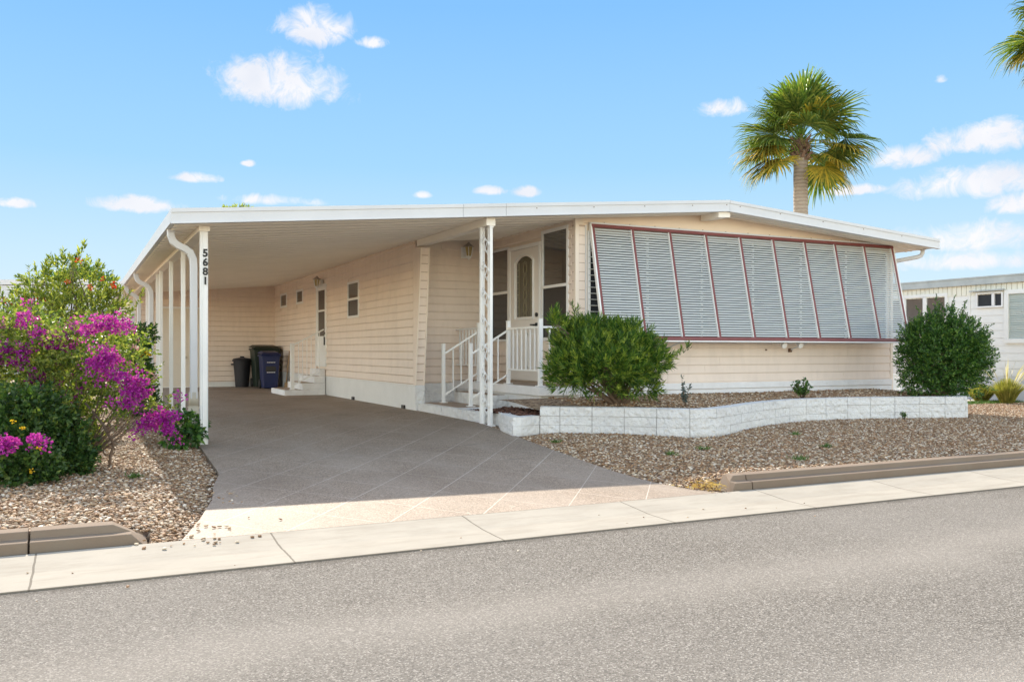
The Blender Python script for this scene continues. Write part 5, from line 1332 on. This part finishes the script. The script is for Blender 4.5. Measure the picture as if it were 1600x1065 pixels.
# ---------------------------------------------------------------- bins and brooms at the carport end
def cart(name, x, y, w, dpt, h, mt, label, marks=False, ang=0.0):
    z = .342; t = thing(name, (x, y, z), label, 'trash bin')
    m = MB(); b0, b1 = .80, 1.0
    m.hexa([(x - w / 2 * b0, y - dpt / 2 * b0, z + .02), (x + w / 2 * b0, y - dpt / 2 * b0, z + .02), (x + w / 2 * b0, y + dpt / 2 * b0, z + .02), (x - w / 2 * b0, y + dpt / 2 * b0, z + .02)],
           [(x - w / 2, y - dpt / 2, z + h), (x + w / 2, y - dpt / 2, z + h), (x + w / 2, y + dpt / 2, z + h), (x - w / 2, y + dpt / 2, z + h)])
    m.box((x - w / 2 - .025, y - dpt / 2 - .025, z + h - .05), (x + w / 2 + .025, y + dpt / 2 + .025, z + h - .005))
    m.build('body', mt, t, bevel=.02)
    m = MB(); m.box((x - w / 2 * .6, y - dpt / 2 * .93, z + h * .50), (x + w / 2 * .6, y - dpt / 2 * .80, z + h * .72)); m.build('grip_recess', MAT['dark'], t, bevel=.02)
    m = MB(); e = .035
    m.hexa([(x - w / 2 - e, y - dpt / 2 - e, z + h), (x + w / 2 + e, y - dpt / 2 - e, z + h), (x + w / 2 + e, y + dpt / 2 + e, z + h + .03), (x - w / 2 - e, y + dpt / 2 + e, z + h + .03)],
           [(x - w / 2 * .82, y - dpt / 2 * .85, z + h + .05), (x + w / 2 * .82, y - dpt / 2 * .85, z + h + .05), (x + w / 2 * .82, y + dpt / 2 * .9, z + h + .09), (x - w / 2 * .82, y + dpt / 2 * .9, z + h + .09)])
    m.build('lid', mt, t, bevel=.012)
    m = MB(); m.tube([(x - w / 2 * .8, y + dpt / 2 + .07, z + h), (x + w / 2 * .8, y + dpt / 2 + .07, z + h)], .016, 8); m.build('handle', MAT['dark'], t)
    for s in (-1, 1):
        m = MB(); xx = x + s * (w / 2 * .86); yy = y + dpt / 2 * .85; m.tube([(xx - .025, yy, z + .12), (xx + .025, yy, z + .12)], .12, 18); m.build('wheel', MAT['dark'], t)
    if marks:
        m = MB()
        for zz_ in (.76, .47):
            for i in range(5): m.box((x - .10 + i * .042, y - dpt / 2 * .965 - .006 + (0.72 - zz_ / h) * .02, z + h * zz_), (x - .068 + i * .042, y - dpt / 2 * .9, z + h * zz_ + .018))
        m.build('white_marking', MAT['white'], t)
    return t
cart('recycling_cart', 4.44, 22.9, .44, .50, .86, MAT['navy'], 'navy blue recycling cart with small white markings, the front one of the bins', True)
cart('garbage_cart', 4.50, 23.8, .66, .66, 1.02, MAT['green'], 'large dark green wheeled cart standing behind the blue one')
t = thing('round_trash_can', (3.98, 24.15, .342), 'round charcoal trash can left of the green cart by the carport end wall', 'trash can')
m = MB(); m.lathe((3.98, 24.15), [(.17, .345), (.225, 1.02)], 24); m.build('body', MAT['char'], t, smooth=False)
m = MB(); m.lathe((3.98, 24.15), [(.25, 1.02), (.255, 1.05), (.22, 1.09), (.06, 1.12), (.05, 1.15)], 24); m.build('lid', MAT['char'], t)
for s in (-1, 1):
    m = MB(); m.box((3.98 + s * .25 - .03, 24.10, .92), (3.98 + s * .25 + .03, 24.20, .96)); m.build('handle', MAT['char'], t, bevel=.008)
for x, y, h, mt, lb in ((4.80, 22.6, .95, MAT['wood'], 'wooden-handled broom leaning on the carport wall right of the bins'), (4.72, 21.9, .62, MAT['rust'], 'short brown-handled tool leaning near the side steps')):
    t = thing('broom', (x, y, .342), lb, 'broom')
    m = MB(); m.tube([(x, y, .45), (x + .09, y + .03, .345 + h)], .012, 8); m.build('handle', mt, t, smooth=True)
    m = MB(); m.hexa([(x - .03, y - .14, .345), (x + .03, y - .14, .345), (x + .03, y + .14, .345), (x - .03, y + .14, .345)], [(x - .015, y - .09, .50), (x + .025, y - .09, .50), (x + .025, y + .09, .50), (x - .015, y + .09, .50)]); m.build('broom_head', MAT['wood'], t)

# ---------------------------------------------------------------- neighbouring houses
lh = thing('neighbour_house', (-1, 40.5, 0), 'grey-white sided house with low gabled roof beyond the flowering shrubs on the left', 'house')
m = MB(); m.prism([(-12, 0, -.06), (4.2, 0, -.06), (4.2, 0, 3.86), (.6, 0, 4.0), (-12, 0, 3.55)], (0, 40.5, 0), (0, 52, 0)); m.build('wall', MAT['farwall'], lh)
m = MB()
for i in range(26):
    z = .3 + i * .13; m.poly([(-12, 40.485, z), (4.2, 40.485, z), (4.2, 40.497, z + .12), (-12, 40.497, z + .12), (-12, 40.499, z), (4.2, 40.499, z)], [(0, 1, 2, 3), (4, 5, 1, 0)])
m.build('siding', MAT['farwall'], lh, norm=False)
m = MB(); m.prism([(-12.4, 0, 3.55), (.6, 0, 4.02), (5.0, 0, 3.86), (5.0, 0, 4.06), (.6, 0, 4.22), (-12.4, 0, 3.75)], (0, 40.42, 0), (0, 52.5, 0)); m.build('roof', MAT['fascia'], lh)
m = MB(); m.box((-6.2, 40.46, 1.6), (-5.0, 40.49, 2.8)); w_ = m.build('window', MAT['white'], lh); m = MB(); m.box((-6.12, 40.45, 1.68), (-5.08, 40.459, 2.72)); m.build('pane', MAT['glass'], w_)

rh = thing('neighbour_house', (18, 18, 0), 'white-sided house with yellowish ribbed upper band and grey fascia on the right', 'house')
TR = TX(18.0)
m = MB(); m.box((18.004, 8.0, .0), (24, 30, 2.75)); m.build('wall', MAT['farwall2'], rh)
m = MB(TR); b = .75
while b < 2.5:
    m.poly([(8.0, b, .010), (30, b, .010), (30, b + .16, .003), (8.0, b + .16, .003), (8.0, b, .001), (30, b, .001)], [(0, 1, 2, 3), (4, 5, 1, 0)]); b += .165
m.build('siding', MAT['farwall2'], rh, norm=False)
m = MB(TR)
for i in range(180): a = 8.0 + i * .12; m.box((a, 2.53, .002), (a + .105, 2.76, .022))
m.build('ribbed_band', MAT['yellow'], rh)
m = MB(TR); m.box((7.8, 2.755, -.05), (15.85, 2.90, .10)); m.box((15.87, 2.755, -.05), (30.2, 2.90, .10)); m.box((7.8, 2.90, -6.2), (30.2, 2.93, .115)); m.build('roof_fascia', MAT['greyfascia'], rh)
m = MB(TR); frame_rect(m, 13.86, 1.65, 15.55, 2.62, .07, .003, .04); m.box((14.42, 1.72, .003), (14.52, 2.56, .04)); m.box((15.0, 1.72, .003), (15.1, 2.56, .04)); w_ = m.build('window', MAT['farwall2'], rh)
m = MB(TR); m.box((13.93, 1.72, .004), (15.48, 2.56, .012)); m.build('pane', MAT['glass'], w_)
m = MB(TR); frame_rect(m, 12.50, 2.24, 13.14, 2.58, .035, .003, .05); m.box((12.70, 2.27, .003), (12.76, 2.55, .05)); w_ = m.build('vent_window', MAT['white'], rh)
m = MB(TR); m.box((12.535, 2.275, .004), (13.105, 2.545, .012)); m.build('pane', MAT['screen'], w_)
m = MB(TR); m.box((12.46, 2.60, .003), (13.25, 2.63, .12)); m.build('awning', MAT['greyfascia'], rh)
m = MB(TR); frame_rect(m, 11.2, 1.46, 12.46, 2.60, .09, .003, .06); w_ = m.build('window', MAT['farwall2'], rh)
m = MB(TR)
for i in range(26): m.poly([(11.29, 1.55 + i * .038, .03), (12.37, 1.55 + i * .038, .03), (12.37, 1.58 + i * .038, .01), (11.29, 1.58 + i * .038, .01)], [(0, 1, 2, 3)])
m.box((11.29, 1.55, .002), (12.37, 2.51, .006)); m.build('blind', MAT['blind'], w_, norm=False)
m = MB(TR); m.box((13.30, .75, .011), (13.335, 2.53, .022)); m.build('seam_strip', MAT['farwall2'], rh)
m = MB(TR); m.box((8, .0, .002), (30, .72, .014)); m.build('foundation', MAT['farwall'], rh)

# ornamental screen block and path on the right side of the house
t = thing('screen_block_wall', (15.9, 13.6, .2), 'white ornamental starburst block screen glimpsed between the house and the dark round shrub', 'block screen')
for i in range(3):
    m = MB(); x0 = 15.35 + i * .42; z0 = .42; s = .38
    frame_rect(m, 0, 0, 0, 0, 0, 0, 0) if False else None
    for (a, b_, c, d_) in ((x0, z0, x0 + s, z0 + .035), (x0, z0 + s - .035, x0 + s, z0 + s), (x0, z0 + .035, x0 + .035, z0 + s - .035), (x0 + s - .035, z0 + .035, x0 + s, z0 + s - .035)): m.box((a, 13.5, b_), (c, 13.6, d_))
    cx_, cz_ = x0 + s / 2, z0 + s / 2
    for k in range(4):
        a = k * math.pi / 4; L_ = s / 2 - .02; L_ = L_ * (1.3 if k % 2 else 1)
        m.bar((cx_ - L_ * math.cos(a), 13.55 + k * .003, cz_ - L_ * math.sin(a)), (cx_ + L_ * math.cos(a), 13.55 + k * .003, cz_ + L_ * math.sin(a)), .08, .035, up=(0, 1, 0))
    m.build('screen_block', MAT['white'], t)
m = MB(); m.box((15.2, 13.45, .12), (16.75, 13.65, .415)); m.build('base', MAT['path'], t)
m = MB(); m.hexa([(13.4, 12.9, .10), (30, 12.0, .10), (30, 13.9, .10), (13.4, 14.6, .10)], [(13.4, 12.9, .225), (30, 12.0, .225), (30, 13.9, .225), (13.4, 14.6, .225)]); m.build('path', MAT['path'])['kind'] = 'structure'
n = 5200; X = rng.uniform(14.0, 19.2, n); Y = 12.35 - (X - 14) * .035 + rng.uniform(-.22, .22, n)
P = np.stack([X, Y, np.full(n, .20)], 1); V, F = leaves(P, norm(rng.normal(0, .5, (n, 3)) + np.array([0, 0, 1])), rng.uniform(.04, .10, n), rng.uniform(.006, .010, n), .2, .1)
tag(soup('grass', V, F, G_GRASS), 'thin strip of green grass along the pale path at the right', 'grass', kind='stuff')
G_ORN = leaf_mat('ornamental_grass_blade', [(0.1, (.14, .17, .03)), (.5, (.36, .34, .08)), (.9, (.56, .46, .16))], .4)
for x, y, h, lb in ((17.3, 11.95, .75, 'golden fountain grass clump by the path at the right, the fuller one at the picture edge'), (17.4, 12.6, .55, 'smaller golden-brown grass clump left of the fuller one beside the white house')):
    t = thing('ornamental_grass', (x, y, .2), lb, 'grass clump'); n = 1100; a = rng.uniform(0, 6.28, n); s_ = rng.uniform(.1, .95, n)
    P = np.stack([x + .12 * np.cos(a) * s_, y + .12 * np.sin(a) * s_, np.full(n, .2)], 1); mid = P + np.stack([np.cos(a) * s_ * .22, np.sin(a) * s_ * .22, h * .7 * (1.1 - .4 * s_)], 1)
    V, F = leaves(P, mid - P, np.linalg.norm(mid - P, axis=1) * 1.35, np.full(n, .012), .2, .25); soup('blades', V, F, G_ORN, t)
    if h > .6:
        n = 26; a = rng.uniform(0, 6.28, n); Dd = norm(np.stack([np.cos(a) * .7, np.sin(a) * .7, np.full(n, 1.0)], 1)); Pp = np.stack([np.full(n, x), np.full(n, y), np.full(n, .3)], 1) + Dd * .35
        V, F = leaves(Pp, Dd, rng.uniform(.6, .95, n), np.full(n, .022), .3, .2); soup('seed_plumes', V, F, leaf_mat('seed_plume', [(0, (.6, .5, .36)), (1, (.72, .64, .5))], .4), t)
